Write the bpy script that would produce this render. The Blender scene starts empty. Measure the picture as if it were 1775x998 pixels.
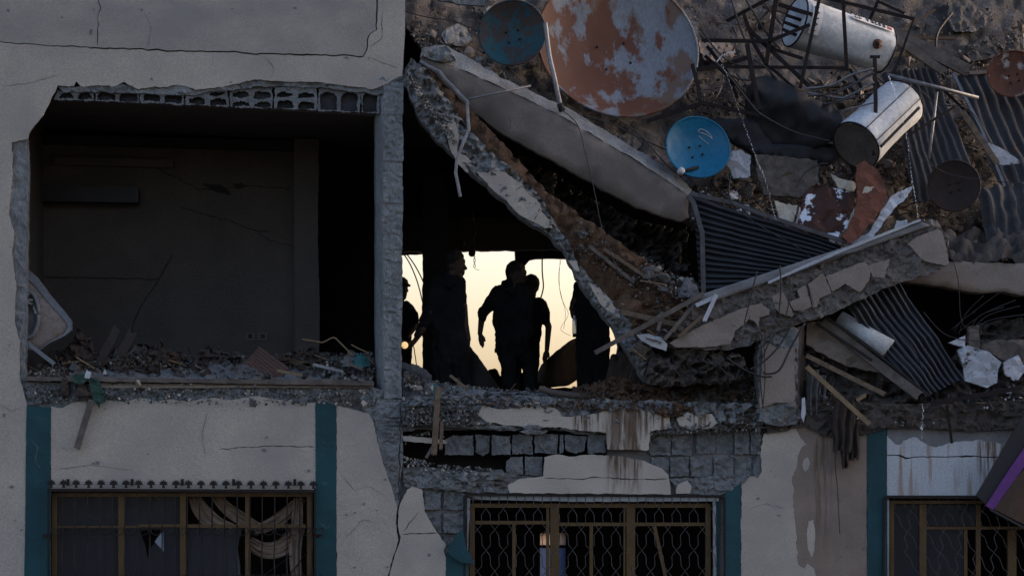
import bpy, bmesh, math, random
import numpy as np
from mathutils import Vector, Matrix, noise, Euler
from mathutils.geometry import delaunay_2d_cdt

R = math.radians
scn = bpy.context.scene
col = scn.collection
random.seed(7)

# ------------------------------------------------------------------ camera
S = 0.0072          # metres per photo pixel on the facade plane (y = 0)
D = 34.0            # camera distance from the facade
HX, HY = 620.0, 830.0   # photo pixel straight ahead of the camera (eye level)
def FX(px): return (px - 887.5) * S
def FZ(py): return (680.0 - py) * S + 4.3
XC, ZC = FX(HX), FZ(HY)
def P(px, py, d=0.0):
    f = (D + d) / D
    return Vector((XC + (FX(px) - XC) * f, d, ZC + (FZ(py) - ZC) * f))
def MP(d=0.0): return S * (D + d) / D     # metres per pixel at depth d

cd = bpy.data.cameras.new('camera')
cam = bpy.data.objects.new('camera', cd); col.objects.link(cam)
cam.location = (XC, -D, ZC); cam.rotation_euler = (R(90), 0, 0)
cd.sensor_width = 36; cd.lens = 36 * D / (1775 * S)
cd.shift_x = (887.5 - HX) / 1775; cd.shift_y = (HY - 499) / 1775
cd.clip_start = 0.5; cd.clip_end = 5000
scn.camera = cam

# ------------------------------------------------------------------ light
SUN_EL, SUN_ROT = 14.0, 69.0
w = bpy.data.worlds.new('World'); scn.world = w; w.use_nodes = True
nt = w.node_tree; nt.nodes.clear()
sky = nt.nodes.new('ShaderNodeTexSky'); sky.sky_type = 'NISHITA'; sky.sun_disc = False
sky.sun_elevation = R(SUN_EL); sky.sun_rotation = R(SUN_ROT)
sky.air_density = 1.0; sky.dust_density = 3.8; sky.ozone_density = 1.0; sky.altitude = 0
bg = nt.nodes.new('ShaderNodeBackground'); bg.inputs[1].default_value = 0.1
wo = nt.nodes.new('ShaderNodeOutputWorld')
tint = nt.nodes.new('ShaderNodeMix'); tint.data_type = 'RGBA'; tint.blend_type = 'MULTIPLY'; tint.inputs['Factor'].default_value = 1
tint.inputs[7].default_value = (1.09, 1.01, 1.09, 1)          # dusty air
nt.links.new(sky.outputs[0], tint.inputs[6]); nt.links.new(tint.outputs[2], bg.inputs[0]); nt.links.new(bg.outputs[0], wo.inputs[0])
sd = bpy.data.lights.new('sun', 'SUN'); sd.energy = 0.5; sd.angle = R(50); sd.color = (1, .93, .86)
sun = bpy.data.objects.new('sun', sd); col.objects.link(sun)
sdir = Vector((math.sin(R(SUN_ROT)) * math.cos(R(SUN_EL)), math.cos(R(SUN_ROT)) * math.cos(R(SUN_EL)), math.sin(R(SUN_EL))))
sun.rotation_euler = sdir.to_track_quat('Z', 'Y').to_euler()
sun.location = sdir * 50
scn.view_settings.view_transform = 'Standard'; scn.view_settings.look = 'None'
scn.view_settings.exposure = 1.98; scn.view_settings.gamma = 1.0
scn.cycles.max_bounces = 6

# ------------------------------------------------------------------ materials
def mat(name, c1, c2=None, ns=3.0, rough=.9, bump=.3, bs=60, bump2=0, bs2=9, c3=None, th=.6, ns3=5.0, soft=.04,
        metal=0, spec=.3, gk=.72, stretch=None, det=8, dist=.02, streaks=None, c4=None, th4=.6, ns4=2.0, soft4=.1):
    m = bpy.data.materials.new(name); m.use_nodes = True
    n = m.node_tree; N = n.nodes; L = n.links
    b = N['Principled BSDF']
    b.inputs['Roughness'].default_value = rough; b.inputs['Metallic'].default_value = metal
    b.inputs['Specular IOR Level'].default_value = spec
    tc = N.new('ShaderNodeTexCoord'); src = tc.outputs['Object']
    if stretch:
        mp = N.new('ShaderNodeMapping'); mp.inputs['Scale'].default_value = stretch
        L.new(src, mp.inputs[0]); vec = mp.outputs[0]
    else: vec = src
    def nz(scale, v=vec, d=det, rg=.55):
        t = N.new('ShaderNodeTexNoise'); t.inputs['Scale'].default_value = scale
        t.inputs['Detail'].default_value = d; t.inputs['Roughness'].default_value = rg
        L.new(v, t.inputs['Vector']); return t.outputs['Fac']
    def ramp(f, a, bb):
        r = N.new('ShaderNodeMapRange'); r.inputs['From Min'].default_value = a; r.inputs['From Max'].default_value = bb
        L.new(f, r.inputs['Value']); return r.outputs['Result']
    def mix(f, A, B):
        x = N.new('ShaderNodeMix'); x.data_type = 'RGBA'
        L.new(f, x.inputs['Factor'])
        for s, v in ((6, A), (7, B)):
            if isinstance(v, tuple): x.inputs[s].default_value = (*v, 1)
            else: L.new(v, x.inputs[s])
        return x.outputs[2]
    c2 = c2 or tuple(v * .7 for v in c1)
    c = mix(ramp(nz(ns), .35, .65), c1, c2)
    g = ramp(nz(bs, d=4, rg=.7), .36, .64)                     # fine grain
    c = mix(g, mix_scale(N, L, c, gk), c)
    if c4: c = mix(ramp(nz(ns4), th4 - soft4, th4 + soft4), c, c4)
    if c3: c = mix(ramp(nz(ns3, d=10, rg=.65), th - soft, th + soft), c, c3)
    if streaks:                                         # runs of dirt below the ledges
        for (x0, x1, z0, z1, sc, amt, colr) in streaks:
            geo = N.new('ShaderNodeNewGeometry'); sp = N.new('ShaderNodeSeparateXYZ'); L.new(geo.outputs['Position'], sp.inputs[0])
            mp = N.new('ShaderNodeMapping'); mp.inputs['Scale'].default_value = (1, 1, .08); L.new(geo.outputs['Position'], mp.inputs[0])
            f = ramp(nz(sc, v=mp.outputs[0], d=5), .5 - amt, .62 - amt)
            for o, a, e in ((sp.outputs[0], x0, x0 + .05), (sp.outputs[0], x1, x1 - .05), (sp.outputs[2], z0, z0 + (z1 - z0) * .8)):
                q = N.new('ShaderNodeMath'); q.operation = 'MULTIPLY'; L.new(f, q.inputs[0]); L.new(ramp(o, a, e), q.inputs[1]); f = q.outputs[0]
            c = mix(f, c, colr)
    L.new(c, b.inputs['Base Color'])
    last = None
    for st, sc in ((bump2, bs2), (bump, bs)):
        if st:
            bp = N.new('ShaderNodeBump'); bp.inputs['Strength'].default_value = min(st, 1); bp.inputs['Distance'].default_value = dist if sc is bs2 else dist * .5
            L.new(nz(sc, d=6, rg=.6), bp.inputs['Height'])
            if last: L.new(last, bp.inputs['Normal'])
            last = bp.outputs[0]
    if last: L.new(last, b.inputs['Normal'])
    return m
def mix_scale(N, L, c, k):
    h = N.new('ShaderNodeHueSaturation'); h.inputs['Value'].default_value = k; L.new(c, h.inputs['Color']); return h.outputs[0]

BROWN = (.085, .055, .035)
def zz(py): return FZ(py)
M = {}
M['plaster'] = mat('plaster', (.43, .39, .335), (.36, .327, .285), 1.2, bump=.9, bs=75, bump2=.15, bs2=5, dist=.014, c4=(.27, .24, .22), th4=.6, ns4=.9, gk=.68)
M['plaster_upper'] = mat('plaster_upper', (.36, .33, .29), (.28, .26, .235), 1.5, bump=.6, bs=60, bump2=.2, bs2=4, dist=.012, c4=(.215, .20, .19), th4=.6, ns4=.8, stretch=(1, 1, 1.7))
M['plaster_mid'] = mat('plaster_mid', (.43, .395, .345), (.36, .33, .29), 1.5, bump=.8, bs=75, dist=.012,
    streaks=[(FX(990), FX(1160), zz(800), zz(715), 22, .04, BROWN), (FX(1045), FX(1110), zz(860), zz(715), 9, .12, (.13, .10, .08)),
             (FX(1050), FX(1115), zz(870), zz(785), 26, .05, BROWN), (FX(1195), FX(1236), zz(760), zz(712), 20, .05, BROWN)])
M['plaster_dirty'] = mat('plaster_dirty', (.25, .20, .165), (.18, .145, .12), 2.2, bump=.9, bs=60, dist=.016, streaks=[(FX(1405), FX(1440), zz(1010), zz(735), 14, .06, (.1, .07, .05))])
M['concrete_mid'] = mat('concrete_mid', (.17, .155, .145), (.10, .09, .085), 3.0, bump=1, bs=45, bump2=.9, bs2=10, gk=.58, dist=.028, c4=(.07, .06, .052), th4=.6, ns4=2.5)
M['plaster_parapet'] = mat('plaster_parapet', (.175, .15, .13), (.125, .108, .095), 2.2, bump=.8, bs=60, bump2=.2, bs2=6, dist=.012, c4=(.10, .088, .078), th4=.6, ns4=1.3)
M['plaster_beam'] = mat('plaster_beam', (.25, .212, .18), (.19, .16, .138), 2.2, bump=.8, bs=60, dist=.012, c4=(.14, .12, .10), th4=.62, ns4=1.6)
M['white_wall'] = mat('white_wall', (.44, .47, .50), (.38, .41, .44), 1.5, bump=.2, bs=40, rough=.7, streaks=[(FX(1545), FX(1690), zz(990), zz(755), 11, -.03, (.22, .16, .11)), (FX(1690), FX(1790), zz(900), zz(765), 22, .05, (.12, .08, .05))])
M['cement'] = mat('cement', (.20, .20, .205), (.14, .14, .145), 2.5, bump=.5, bs=50, bump2=.4, bs2=8)
M['concrete'] = mat('concrete', (.235, .25, .255), (.145, .152, .158), 3.5, bump=1, bs=45, bump2=.9, bs2=11, gk=.58, dist=.028, c4=(.10, .085, .07), th4=.63, ns4=2.5)
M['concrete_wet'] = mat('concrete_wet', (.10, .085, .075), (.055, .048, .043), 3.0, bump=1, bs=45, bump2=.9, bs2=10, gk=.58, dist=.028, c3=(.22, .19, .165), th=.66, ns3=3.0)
M['column'] = mat('column', (.23, .245, .25), (.148, .157, .162), 6, bump=.8, bs=50, bump2=.5, bs2=8, gk=.58, dist=.028, stretch=(1, 1, .35))
M['block'] = mat('block', (.21, .222, .23), (.14, .148, .153), 6, bump=1, bs=80, bump2=.5, bs2=20, gk=.58, dist=.028)
M['block_shaded'] = mat('block_shaded', (.055, .057, .063), (.035, .035, .04), 6, bump=.8, bs=60)  # block tone darkened, shade of the hollow cells painted in
M['soil'] = mat('soil', (.135, .078, .045), (.075, .045, .028), 4, bump=1, bs=40, bump2=1, bs2=9, dist=.05, c3=(.26, .24, .23), th=.68, ns3=9)
M['roof'] = mat('roof', (.118, .107, .101), (.058, .053, .051), 2.2, bump=.8, bs=35, bump2=.9, bs2=5, dist=.05, c3=(.22, .205, .2), th=.64, ns3=2.6, soft=.06)
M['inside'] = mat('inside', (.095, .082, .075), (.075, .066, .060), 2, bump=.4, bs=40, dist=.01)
M['inside_dark'] = mat('inside_dark', (.035, .031, .030), (.022, .020, .019), 2, bump=.4, bs=30)  # interior tone darkened further, painting shade into hall and voids
M['socket'] = mat('socket', (.12, .105, .095), (.10, .09, .08), 3, bump=0)
M['teal'] = mat('teal', (.010, .062, .075), (.007, .043, .054), 3, bump=.35, bs=45, rough=.7, c3=(.03, .10, .11), th=.68, ns3=4)
M['gold'] = mat('gold', (.13, .082, .036), (.09, .058, .028), 4, bump=0, rough=.45, metal=.5)
M['alu'] = mat('alu', (.30, .32, .34), (.2, .21, .22), 4, bump=.1, rough=.5, metal=.3)
M['iron'] = mat('iron', (.014, .013, .014), (.022, .016, .014), 12, bump=.3, bs=90, rough=.7, spec=.2, metal=0)
M['rusty_iron'] = mat('rusty_iron', (.024, .017, .015), (.014, .012, .012), 10, bump=.5, bs=60, rough=.85, spec=.15, metal=0)
M['steel'] = mat('steel', (.22, .22, .23), (.14, .14, .145), 10, bump=.3, bs=60, rough=.5, metal=.6)
M['cable'] = mat('cable', (.02, .02, .022), (.03, .03, .033), 10, bump=0, rough=.6)
M['corrugated'] = mat('corrugated', (.022, .027, .036), (.015, .018, .024), 3, bump=.15, bs=30, rough=.42, metal=.3, spec=.5, c3=(.09, .075, .06), th=.66, ns3=3)
M['corrugated_grey'] = mat('corrugated_grey', (.050, .052, .058), (.032, .033, .037), 2, bump=.3, bs=30, rough=.85, spec=.15, metal=0, c3=(.05, .035, .028), th=.62, ns3=2.5)
M['tank'] = mat('tank', (.50, .54, .57), (.40, .435, .46), 2.2, bump=.1, bs=20, rough=.85, spec=.12, c3=(.10, .06, .04), th=.73, ns3=2.5, soft=.08)
M['sticker'] = mat('sticker', (.66, .67, .68), (.6, .6, .62), 8, bump=0, rough=.5)
M['ink'] = mat('ink', (.02, .02, .03), (.03, .03, .04), 8, bump=0, rough=.6)
M['red'] = mat('red', (.25, .02, .02), (.2, .02, .02), 8, bump=0, rough=.6)
M['yellow'] = mat('yellow', (.42, .26, .02), (.35, .2, .02), 8, bump=0, rough=.6)
M['dish_big'] = mat('dish_big', (.17, .185, .205), (.14, .15, .165), 3, bump=.15, bs=30, rough=.6, c3=(.092, .031, .012), th=.50, ns3=2.8, soft=.028, c4=(.105, .065, .045), th4=.54, ns4=2.2, soft4=.03, stretch=(1.15, 1, .6))
M['dish_teal'] = mat('dish_teal', (.008, .065, .085), (.007, .04, .055), 3, bump=.3, bs=30, rough=.6, c3=(.035, .025, .022), th=.48, ns3=4.5, soft=.04)
M['dish_blue'] = mat('dish_blue', (.004, .125, .235), (.003, .10, .19), 1.5, bump=0, bs=30, rough=.42, spec=.25)
M['dish_rust'] = mat('dish_rust', (.13, .05, .026), (.07, .03, .02), 5, bump=.6, bs=40, rough=.8, c3=(.3, .27, .25), th=.6, ns3=7)
M['dish_dark'] = mat('dish_dark', (.028, .017, .013), (.018, .012, .011), 5, bump=.4, bs=30, rough=.8)
M['tarp'] = mat('tarp', (.014, .016, .020), (.010, .011, .014), 3, bump=.2, bs=12, rough=.6)
M['wood'] = mat('wood', (.17, .125, .085), (.09, .065, .045), 3, bump=.7, bs=30, stretch=(6, 6, 6), rough=.85)
M['wood_grey'] = mat('wood_grey', (.14, .12, .105), (.075, .065, .058), 6, bump=.7, bs=30, rough=.9)
M['wood_shaded'] = mat('wood_shaded', (.05, .04, .034), (.03, .025, .022), 6, bump=.7, bs=30, rough=.9)  # wood darkened to paint in the deep shade inside the room
M['wood_pale'] = mat('wood_pale', (.22, .155, .09), (.15, .105, .06), 6, bump=.5, bs=30, rough=.85)
M['board_red'] = mat('board_red', (.15, .055, .032), (.10, .038, .025), 3, bump=.5, bs=30, rough=.85, c3=(.5, .53, .57), th=.69, ns3=4, soft=.015)
M['board_brown'] = mat('board_brown', (.055, .022, .016), (.035, .016, .013), 4, bump=.5, bs=30, rough=.8, c3=(.5, .54, .62), th=.56, ns3=3.5, soft=.012)
M['board_white'] = mat('board_white', (.52, .55, .60), (.44, .46, .5), 4, bump=.2, bs=30, rough=.7, c3=(.13, .05, .03), th=.62, ns3=5, soft=.015)
M['board_cream'] = mat('board_cream', (.48, .45, .38), (.4, .37, .31), 4, bump=.2, bs=30, rough=.7, c3=(.10, .05, .03), th=.68, ns3=5, soft=.02)
M['white_trim'] = mat('white_trim', (.42, .44, .47), (.33, .35, .38), 4, bump=.1, bs=30, rough=.6)
M['cloth_dark'] = mat('cloth_dark', (.06, .045, .037), (.038, .029, .024), 5, bump=.5, bs=60, rough=.95)
M['cloth_grey'] = mat('cloth_grey', (.13, .135, .14), (.085, .085, .09), 6, bump=.5, bs=60, rough=.95)
M['cloth_green'] = mat('cloth_green', (.03, .07, .055), (.022, .05, .042), 6, bump=.4, bs=40, rough=.9)
M['cloth_teal'] = mat('cloth_teal', (.03, .12, .12), (.02, .08, .085), 6, bump=.4, bs=40, rough=.9)
M['curtain'] = mat('curtain', (.30, .225, .17), (.20, .15, .115), 8, bump=.3, bs=80, rough=.9)
M['curtain_dark'] = mat('curtain_dark', (.10, .085, .075), (.07, .06, .055), 8, bump=.3, bs=80, rough=.9)
M['curtain_net'] = mat('curtain_net', (.14, .16, .18), (.10, .12, .14), 3, bump=.2, bs=60, rough=.9)
M['purple'] = mat('purple', (.15, .035, .20), (.10, .03, .17), 3, bump=.1, bs=30, rough=.4)
M['box_dark'] = mat('box_dark', (.022, .020, .026), (.016, .015, .018), 3, bump=.2, bs=30, rough=.5)
M['cardboard'] = mat('cardboard', (.075, .045, .03), (.055, .035, .025), 4, bump=.3, bs=40, rough=.8)
M['beige_panel'] = mat('beige_panel', (.22, .185, .165), (.18, .155, .14), 3, bump=.15, bs=30, rough=.7)
M['grey_rim'] = mat('grey_rim', (.16, .175, .195), (.12, .13, .15), 3, bump=.1, bs=30, rough=.6)
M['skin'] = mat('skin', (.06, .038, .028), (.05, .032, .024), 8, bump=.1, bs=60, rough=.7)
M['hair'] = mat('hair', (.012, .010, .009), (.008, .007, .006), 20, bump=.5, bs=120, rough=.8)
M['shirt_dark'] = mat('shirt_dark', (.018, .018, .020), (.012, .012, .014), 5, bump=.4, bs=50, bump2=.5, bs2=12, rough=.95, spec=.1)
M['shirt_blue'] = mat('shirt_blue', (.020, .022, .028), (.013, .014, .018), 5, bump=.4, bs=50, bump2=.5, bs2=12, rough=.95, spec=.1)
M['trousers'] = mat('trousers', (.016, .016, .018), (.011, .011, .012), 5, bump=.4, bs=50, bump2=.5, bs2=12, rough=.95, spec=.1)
M['ground'] = mat('ground', (.12, .10, .08), (.08, .07, .06), .3, bump=.5, bs=5, dist=.1)
M['tile'] = mat('tile', (.30, .25, .21), (.22, .18, .15), 3, bump=.3, bs=30, rough=.6)
M['white_shard'] = mat('white_shard', (.42, .45, .50), (.36, .38, .42), 3, bump=.15, bs=30, rough=.6, c3=(.035, .03, .03), th=.58, ns3=5, soft=.02)
def rust_band(m, R_, k=.12):
    n = m.node_tree; N = n.nodes; L = n.links
    mr = [x for x in N if x.type == 'MAP_RANGE'][-1]            # rust threshold
    src = mr.inputs['Value'].links[0].from_socket
    tc = [x for x in N if x.type == 'TEX_COORD'][0]; sp = N.new('ShaderNodeSeparateXYZ'); L.new(tc.outputs['Object'], sp.inputs[0])
    def M_(op, a, b=0.0):
        q = N.new('ShaderNodeMath'); q.operation = op
        for i_, v in enumerate((a, b)):
            if isinstance(v, (int, float)): q.inputs[i_].default_value = v
            else: L.new(v, q.inputs[i_])
        return q.outputs[0]
    x = M_('DIVIDE', sp.outputs[0], R_); z = M_('SUBTRACT', M_('DIVIDE', sp.outputs[2], R_), 1.0)
    up = M_('MULTIPLY', M_('ADD', x, M_('MULTIPLY', z, .25)), -k)                 # less rust to the right
    rim = M_('MULTIPLY', M_('ADD', M_('POWER', M_('ABSOLUTE', x), 2.0), M_('POWER', M_('ABSOLUTE', z), 2.0)), -.09)
    L.new(M_('ADD', M_('ADD', src, up), M_('ADD', rim, .045)), mr.inputs['Value'])
rust_band(M['dish_big'], 142 * S * 1.02)
def simple(name, **kw):
    m = bpy.data.materials.new(name); m.use_nodes = True; b = m.node_tree.nodes['Principled BSDF']
    for k, v in kw.items(): b.inputs[k.replace('_', ' ')].default_value = v
    return m
M['glass'] = simple('glass', Base_Color=(.03, .035, .045, 1), Roughness=.12, Alpha=.55)
M['glass_frost'] = simple('glass_frost', Base_Color=(.25, .30, .36, 1), Roughness=.4, Alpha=.7)
M['water'] = simple('water', Base_Color=(.9, .93, 1, 1), Roughness=.05, Alpha=.55)
M['lamp'] = simple('lamp', Base_Color=(1, .8, .5, 1)); _b = M['lamp'].node_tree.nodes['Principled BSDF']
_b.inputs['Emission Color'].default_value = (1, .62, .25, 1); _b.inputs['Emission Strength'].default_value = .22
for k_, c_ in (('pane_amber', (.62, .55, .50)), ('pane_blue', (.22, .27, .38))):
    m_ = bpy.data.materials.new(k_); m_.use_nodes = True; n_ = m_.node_tree; n_.nodes.clear()
    t_ = n_.nodes.new('ShaderNodeBsdfTranslucent'); t_.inputs[0].default_value = (*c_, 1)
    q_ = n_.nodes.new('ShaderNodeOutputMaterial'); n_.links.new(t_.outputs[0], q_.inputs[0]); M[k_] = m_

# ------------------------------------------------------------------ object helpers
def link(me_or_none, name, parent=None):
    o = bpy.data.objects.new(name, me_or_none); col.objects.link(o)
    if parent: o.parent = parent
    return o
def tag(o, label=None, cat=None, group=None, kind=None):
    if label: o['label'] = label
    if cat: o['category'] = cat
    if group: o['group'] = group
    if kind: o['kind'] = kind
    return o
def world_of(o):
    v = Vector((0, 0, 0))
    while o: v = v + o.location; o = o.parent
    return v
def mesh(name, verts, faces, m, parent=None, smooth=False):
    """verts in world metres; a part is stored relative to its parent, a thing relative to its own base"""
    verts = [Vector(v) for v in verts]
    me = bpy.data.meshes.new(name)
    if parent: base = world_of(parent)
    else:
        a = np.array([tuple(v) for v in verts]); c = a.mean(0); base = Vector((c[0], c[1], a[:, 2].min()))
    me.from_pydata([tuple(v - base) for v in verts], [], faces)
    if isinstance(m, (list, tuple)):
        for q in m: me.materials.append(q)
    else: me.materials.append(m)
    if smooth: me.polygons.foreach_set('use_smooth', [True] * len(me.polygons))
    me.update()
    o = link(me, name, parent)
    if not parent: o.location = base
    return o
def thing(name, label, cat, loc, group=None):
    o = link(None, name); o.location = loc; o.empty_display_size = .2
    return tag(o, label, cat, group)

def chunky(x, y, z, k=1.0):
    d_, p_ = noise.voronoi(Vector((x * k, y * k, z)))
    q_ = p_[0]; t = noise.cell(Vector((q_[0] * 57.3, q_[1] * 91.7, 3.0)))
    return t + ((x * k - q_[0]) * noise.cell(Vector((q_[1] * 33.1, q_[0] * 77, 9))) + (y * k - q_[1]) * noise.cell(Vector((q_[0] * 13.1, q_[1] * 27, 5)))) * .9
def fr(x, y, z, o=4): return noise.fractal(Vector((x, y, z)), 1.0, 2.0, o)
def jagged(loop, step, jag, seed=0, closed=True):
    out = []; n = len(loop); rng = random.Random(seed)
    for i in range(n if closed else n - 1):
        a = loop[i]; b = loop[(i + 1) % n]
        L = math.hypot(b[0] - a[0], b[1] - a[1]); k = max(1, int(L / step)) if step else 1
        nx, ny = ((b[1] - a[1]) / L, -(b[0] - a[0]) / L) if L > 0 else (0, 0)
        for j in range(k):
            t = j / k; x = a[0] + (b[0] - a[0]) * t; y = a[1] + (b[1] - a[1]) * t
            if jag and j:
                q = jag * (1.3 * noise.noise(Vector((x * .06, y * .06, seed * 7.3))) + rng.uniform(-.6, .6)); x += nx * q; y += ny * q
            out.append((x, y))
    if not closed: out.append(loop[-1])
    return out
def inside(pts, loops):
    x, y = pts[:, 0], pts[:, 1]; r = np.zeros(len(pts), bool)
    for lp in loops:
        a = np.array(lp); b = np.roll(a, -1, 0)
        for (x0, y0), (x1, y1) in zip(a, b):
            if y0 == y1: continue
            c = ((y0 > y) != (y1 > y)) & (x < (x1 - x0) * (y - y0) / (y1 - y0) + x0)
            r ^= c
    return r
def plate(name, loops, d, th, m, parent=None, jag=1.5, step=6, grid=None, amp=0, freq=.05, seed=None, back=True, smooth=False, edge=0):
    """solid slab whose front outline is given in photo pixels at depth d (number or function)"""
    seed = len(bpy.data.objects) if seed is None else seed
    if not isinstance(loops[0][0], (tuple, list)): loops = [loops]
    LL = [jagged(l, step, jag, seed + i) for i, l in enumerate(loops)]
    df = d if callable(d) else (lambda x, y: d)
    co = []; ed = []
    for l in LL:
        s = len(co); co += l; ed += [(s + i, s + (i + 1) % len(l)) for i in range(len(l))]
    nb = len(co)
    if grid:
        a = np.array(LL[0]); x0, y0 = a.min(0); x1, y1 = a.max(0); rng = np.random.RandomState(seed)
        gx, gy = np.meshgrid(np.arange(x0 + grid / 2, x1, grid), np.arange(y0 + grid / 2, y1, grid))
        g = np.stack([gx.ravel(), gy.ravel()], 1) + rng.uniform(-.33, .33, (gx.size, 2)) * grid
        g = g[inside(g, LL)]
        if len(g):
            bnd = np.array(co)
            keep = []
            for i0 in range(0, len(g), 500):
                dd = ((g[i0:i0 + 500, None, :] - bnd[None]) ** 2).sum(2).min(1); keep.append(dd > (grid * .35) ** 2)
            g = g[np.concatenate(keep)]
            co += [tuple(v) for v in g]
    r = delaunay_2d_cdt([Vector(c) for c in co], ed, [], 0, 1e-5)
    V2, F = r[0], r[2]
    cen = np.array([[sum(V2[i][0] for i in f) / 3, sum(V2[i][1] for i in f) / 3] for f in F])
    ok = inside(cen, LL)
    F = [tuple(f) for f, k in zip(F, ok) if k]
    ec = {}
    for f in F:
        for i in range(3):
            a, b = f[i], f[(i + 1) % 3]; ec[(a, b)] = ec.get((a, b), 0) + 1
    bd = [(a, b) for (a, b) in ec if (b, a) not in ec]
    bset = {i for e in bd for i in e}
    fv = []; bv = []
    for i, v in enumerate(V2):
        x, y = v[0], v[1]; dd = df(x, y)
        o = (amp * (.6 * fr(x * freq, y * freq, seed * 3.1) + (.45 * chunky(x * freq * 1.3, y * freq * 2.2, seed * 1.7) + .3 * chunky(x * freq * 3.1, y * freq * 4.5, seed * 2.7) if not smooth else .5 * fr(x * freq * 3, y * freq * 5, seed)))) if amp else 0
        if i in bset: o = o * .4 + edge
        p = P(x, y, dd); fv.append(Vector((p.x, p.y + o, p.z)))
        bv.append(Vector((p.x, p.y + th, p.z)))
    n = len(fv)
    # orientation: CDT gives ccw in (px, py-down) space -> check with first face
    f0 = F[0]; nrm = (fv[f0[1]] - fv[f0[0]]).cross(fv[f0[2]] - fv[f0[0]])
    flip = nrm.y > 0
    faces = [tuple(reversed(f)) if flip else f for f in F]
    if th:
        if back: faces += [tuple(i + n for i in (f if flip else reversed(f))) for f in F]
        faces += [((b, a, a + n, b + n) if not flip else (a, b, b + n, a + n)) for a, b in bd]
        verts = fv + bv
    else: verts = fv
    o = mesh(name, verts, faces, m, parent)
    if smooth: o.data.polygons.foreach_set('use_smooth', [i < len(F) for i in range(len(o.data.polygons))])
    return o
def lerp(a, b, t): return a + (b - a) * t
def patch(name, q, nu, nv, m, parent=None, amp=0, freq=4, th=0, wave=None, smooth=True, sag=0, jag=0):
    """ruled sheet through four corners (px,py,d): q0-q1 along u, q0-q3 along v"""
    A, B, C, E = [P(*c) for c in q]; seed = len(bpy.data.objects) * 1.7
    nrm = (B - A).cross(E - A).normalized()
    if nrm.y > 0: nrm = -nrm
    V = []; F = []
    for j in range(nv + 1):
        v = j / nv
        for i in range(nu + 1):
            u = i / nu; uu, vv = u, v
            if jag:
                if i in (0, nu): uu += jag * noise.noise(Vector((v * 9, seed, i)))
                if j in (0, nv): vv += jag * noise.noise(Vector((u * 9, seed, j + .5)))
            p = lerp(lerp(A, B, uu), lerp(E, C, uu), vv)
            off = amp * fr(p.x * freq + seed, p.y * freq, p.z * freq) if amp else 0
            if wave: off += wave(u, v)
            p = p + nrm * off
            if sag: p.z -= sag * 4 * u * (1 - u)
            V.append(p)
    for j in range(nv):
        for i in range(nu):
            a = j * (nu + 1) + i; F.append((a, a + 1, a + nu + 2, a + nu + 1))
    if th:
        n = len(V); V += [p - nrm * th for p in V]
        F += [tuple(reversed([k + n for k in f])) for f in F]
        rim = [i for i in range(nu + 1)] + [(j) * (nu + 1) + nu for j in range(1, nv + 1)] + [nv * (nu + 1) + i for i in range(nu - 1, -1, -1)] + [j * (nu + 1) for j in range(nv - 1, 0, -1)]
        for a, b in zip(rim, rim[1:] + rim[:1]): F.append((b, a, a + n, b + n))
    o = mesh(name, V, F, m, parent, smooth)
    return o
def trap(n, amp):
    def f(u, v):
        t = (v * n) % 1.0
        k = 0 if t < .35 else (t - .35) / .12 if t < .47 else 1 if t < .82 else (1 - t) / .18
        return amp * (k - .5)
    return f
def tube_vf(pts, r, res=6, ang0=0, flat=1.0, V=None, F=None):
    V = [] if V is None else V; F = [] if F is None else F
    n0 = len(V); up = Vector((0, -1, 0))
    pts = [Vector(p) for p in pts]; N = len(pts)
    rs = r if isinstance(r, (list, tuple)) else [r] * N
    for i, p in enumerate(pts):
        t = (pts[min(i + 1, N - 1)] - pts[max(i - 1, 0)]).normalized()
        s = t.cross(up)
        if s.length < .1: s = t.cross(Vector((1, 0, 0)))
        s.normalize(); q = s.cross(t).normalized()
        for k in range(res):
            a = ang0 + 2 * math.pi * k / res
            V.append(p + (s * math.cos(a) + q * math.sin(a) * flat) * rs[i])
    for i in range(N - 1):
        for k in range(res):
            a = n0 + i * res + k; b = n0 + i * res + (k + 1) % res
            F.append((a, b, b + res, a + res))
    F.append(tuple(n0 + k for k in reversed(range(res)))); F.append(tuple(n0 + (N - 1) * res + k for k in range(res)))
    return V, F
def tube(name, pts, r, m, parent=None, res=6, smooth=True, **kw):
    V, F = tube_vf(pts, r, res, **kw); return mesh(name, V, F, m, parent, smooth)
def bar(name, pts, wpx, m, parent=None, flat=1.0):
    """square section bar through (px,py,d) points, width in pixels"""
    w_ = wpx * MP(pts[0][2]) / math.sqrt(2)
    return tube(name, [P(*p) for p in pts], w_, m, parent, res=4, smooth=False, ang0=math.pi / 4, flat=flat)
def spline(pts, k=6):
    pts = [Vector(p) for p in pts]; q = [pts[0]] + pts + [pts[-1]]; out = []
    for i in range(1, len(q) - 2):
        a, b, c, e = q[i - 1], q[i], q[i + 1], q[i + 2]
        for j in range(k):
            t = j / k
            out.append(.5 * ((2 * b) + (c - a) * t + (2 * a - 5 * b + 4 * c - e) * t * t + (3 * b - a - 3 * c + e) * t ** 3))
    out.append(pts[-1]); return out
def cable(name, pts, wpx, m, parent=None):
    return tube(name, spline([P(*p) for p in pts]), wpx * S / 2, m, parent, res=5)
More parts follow.
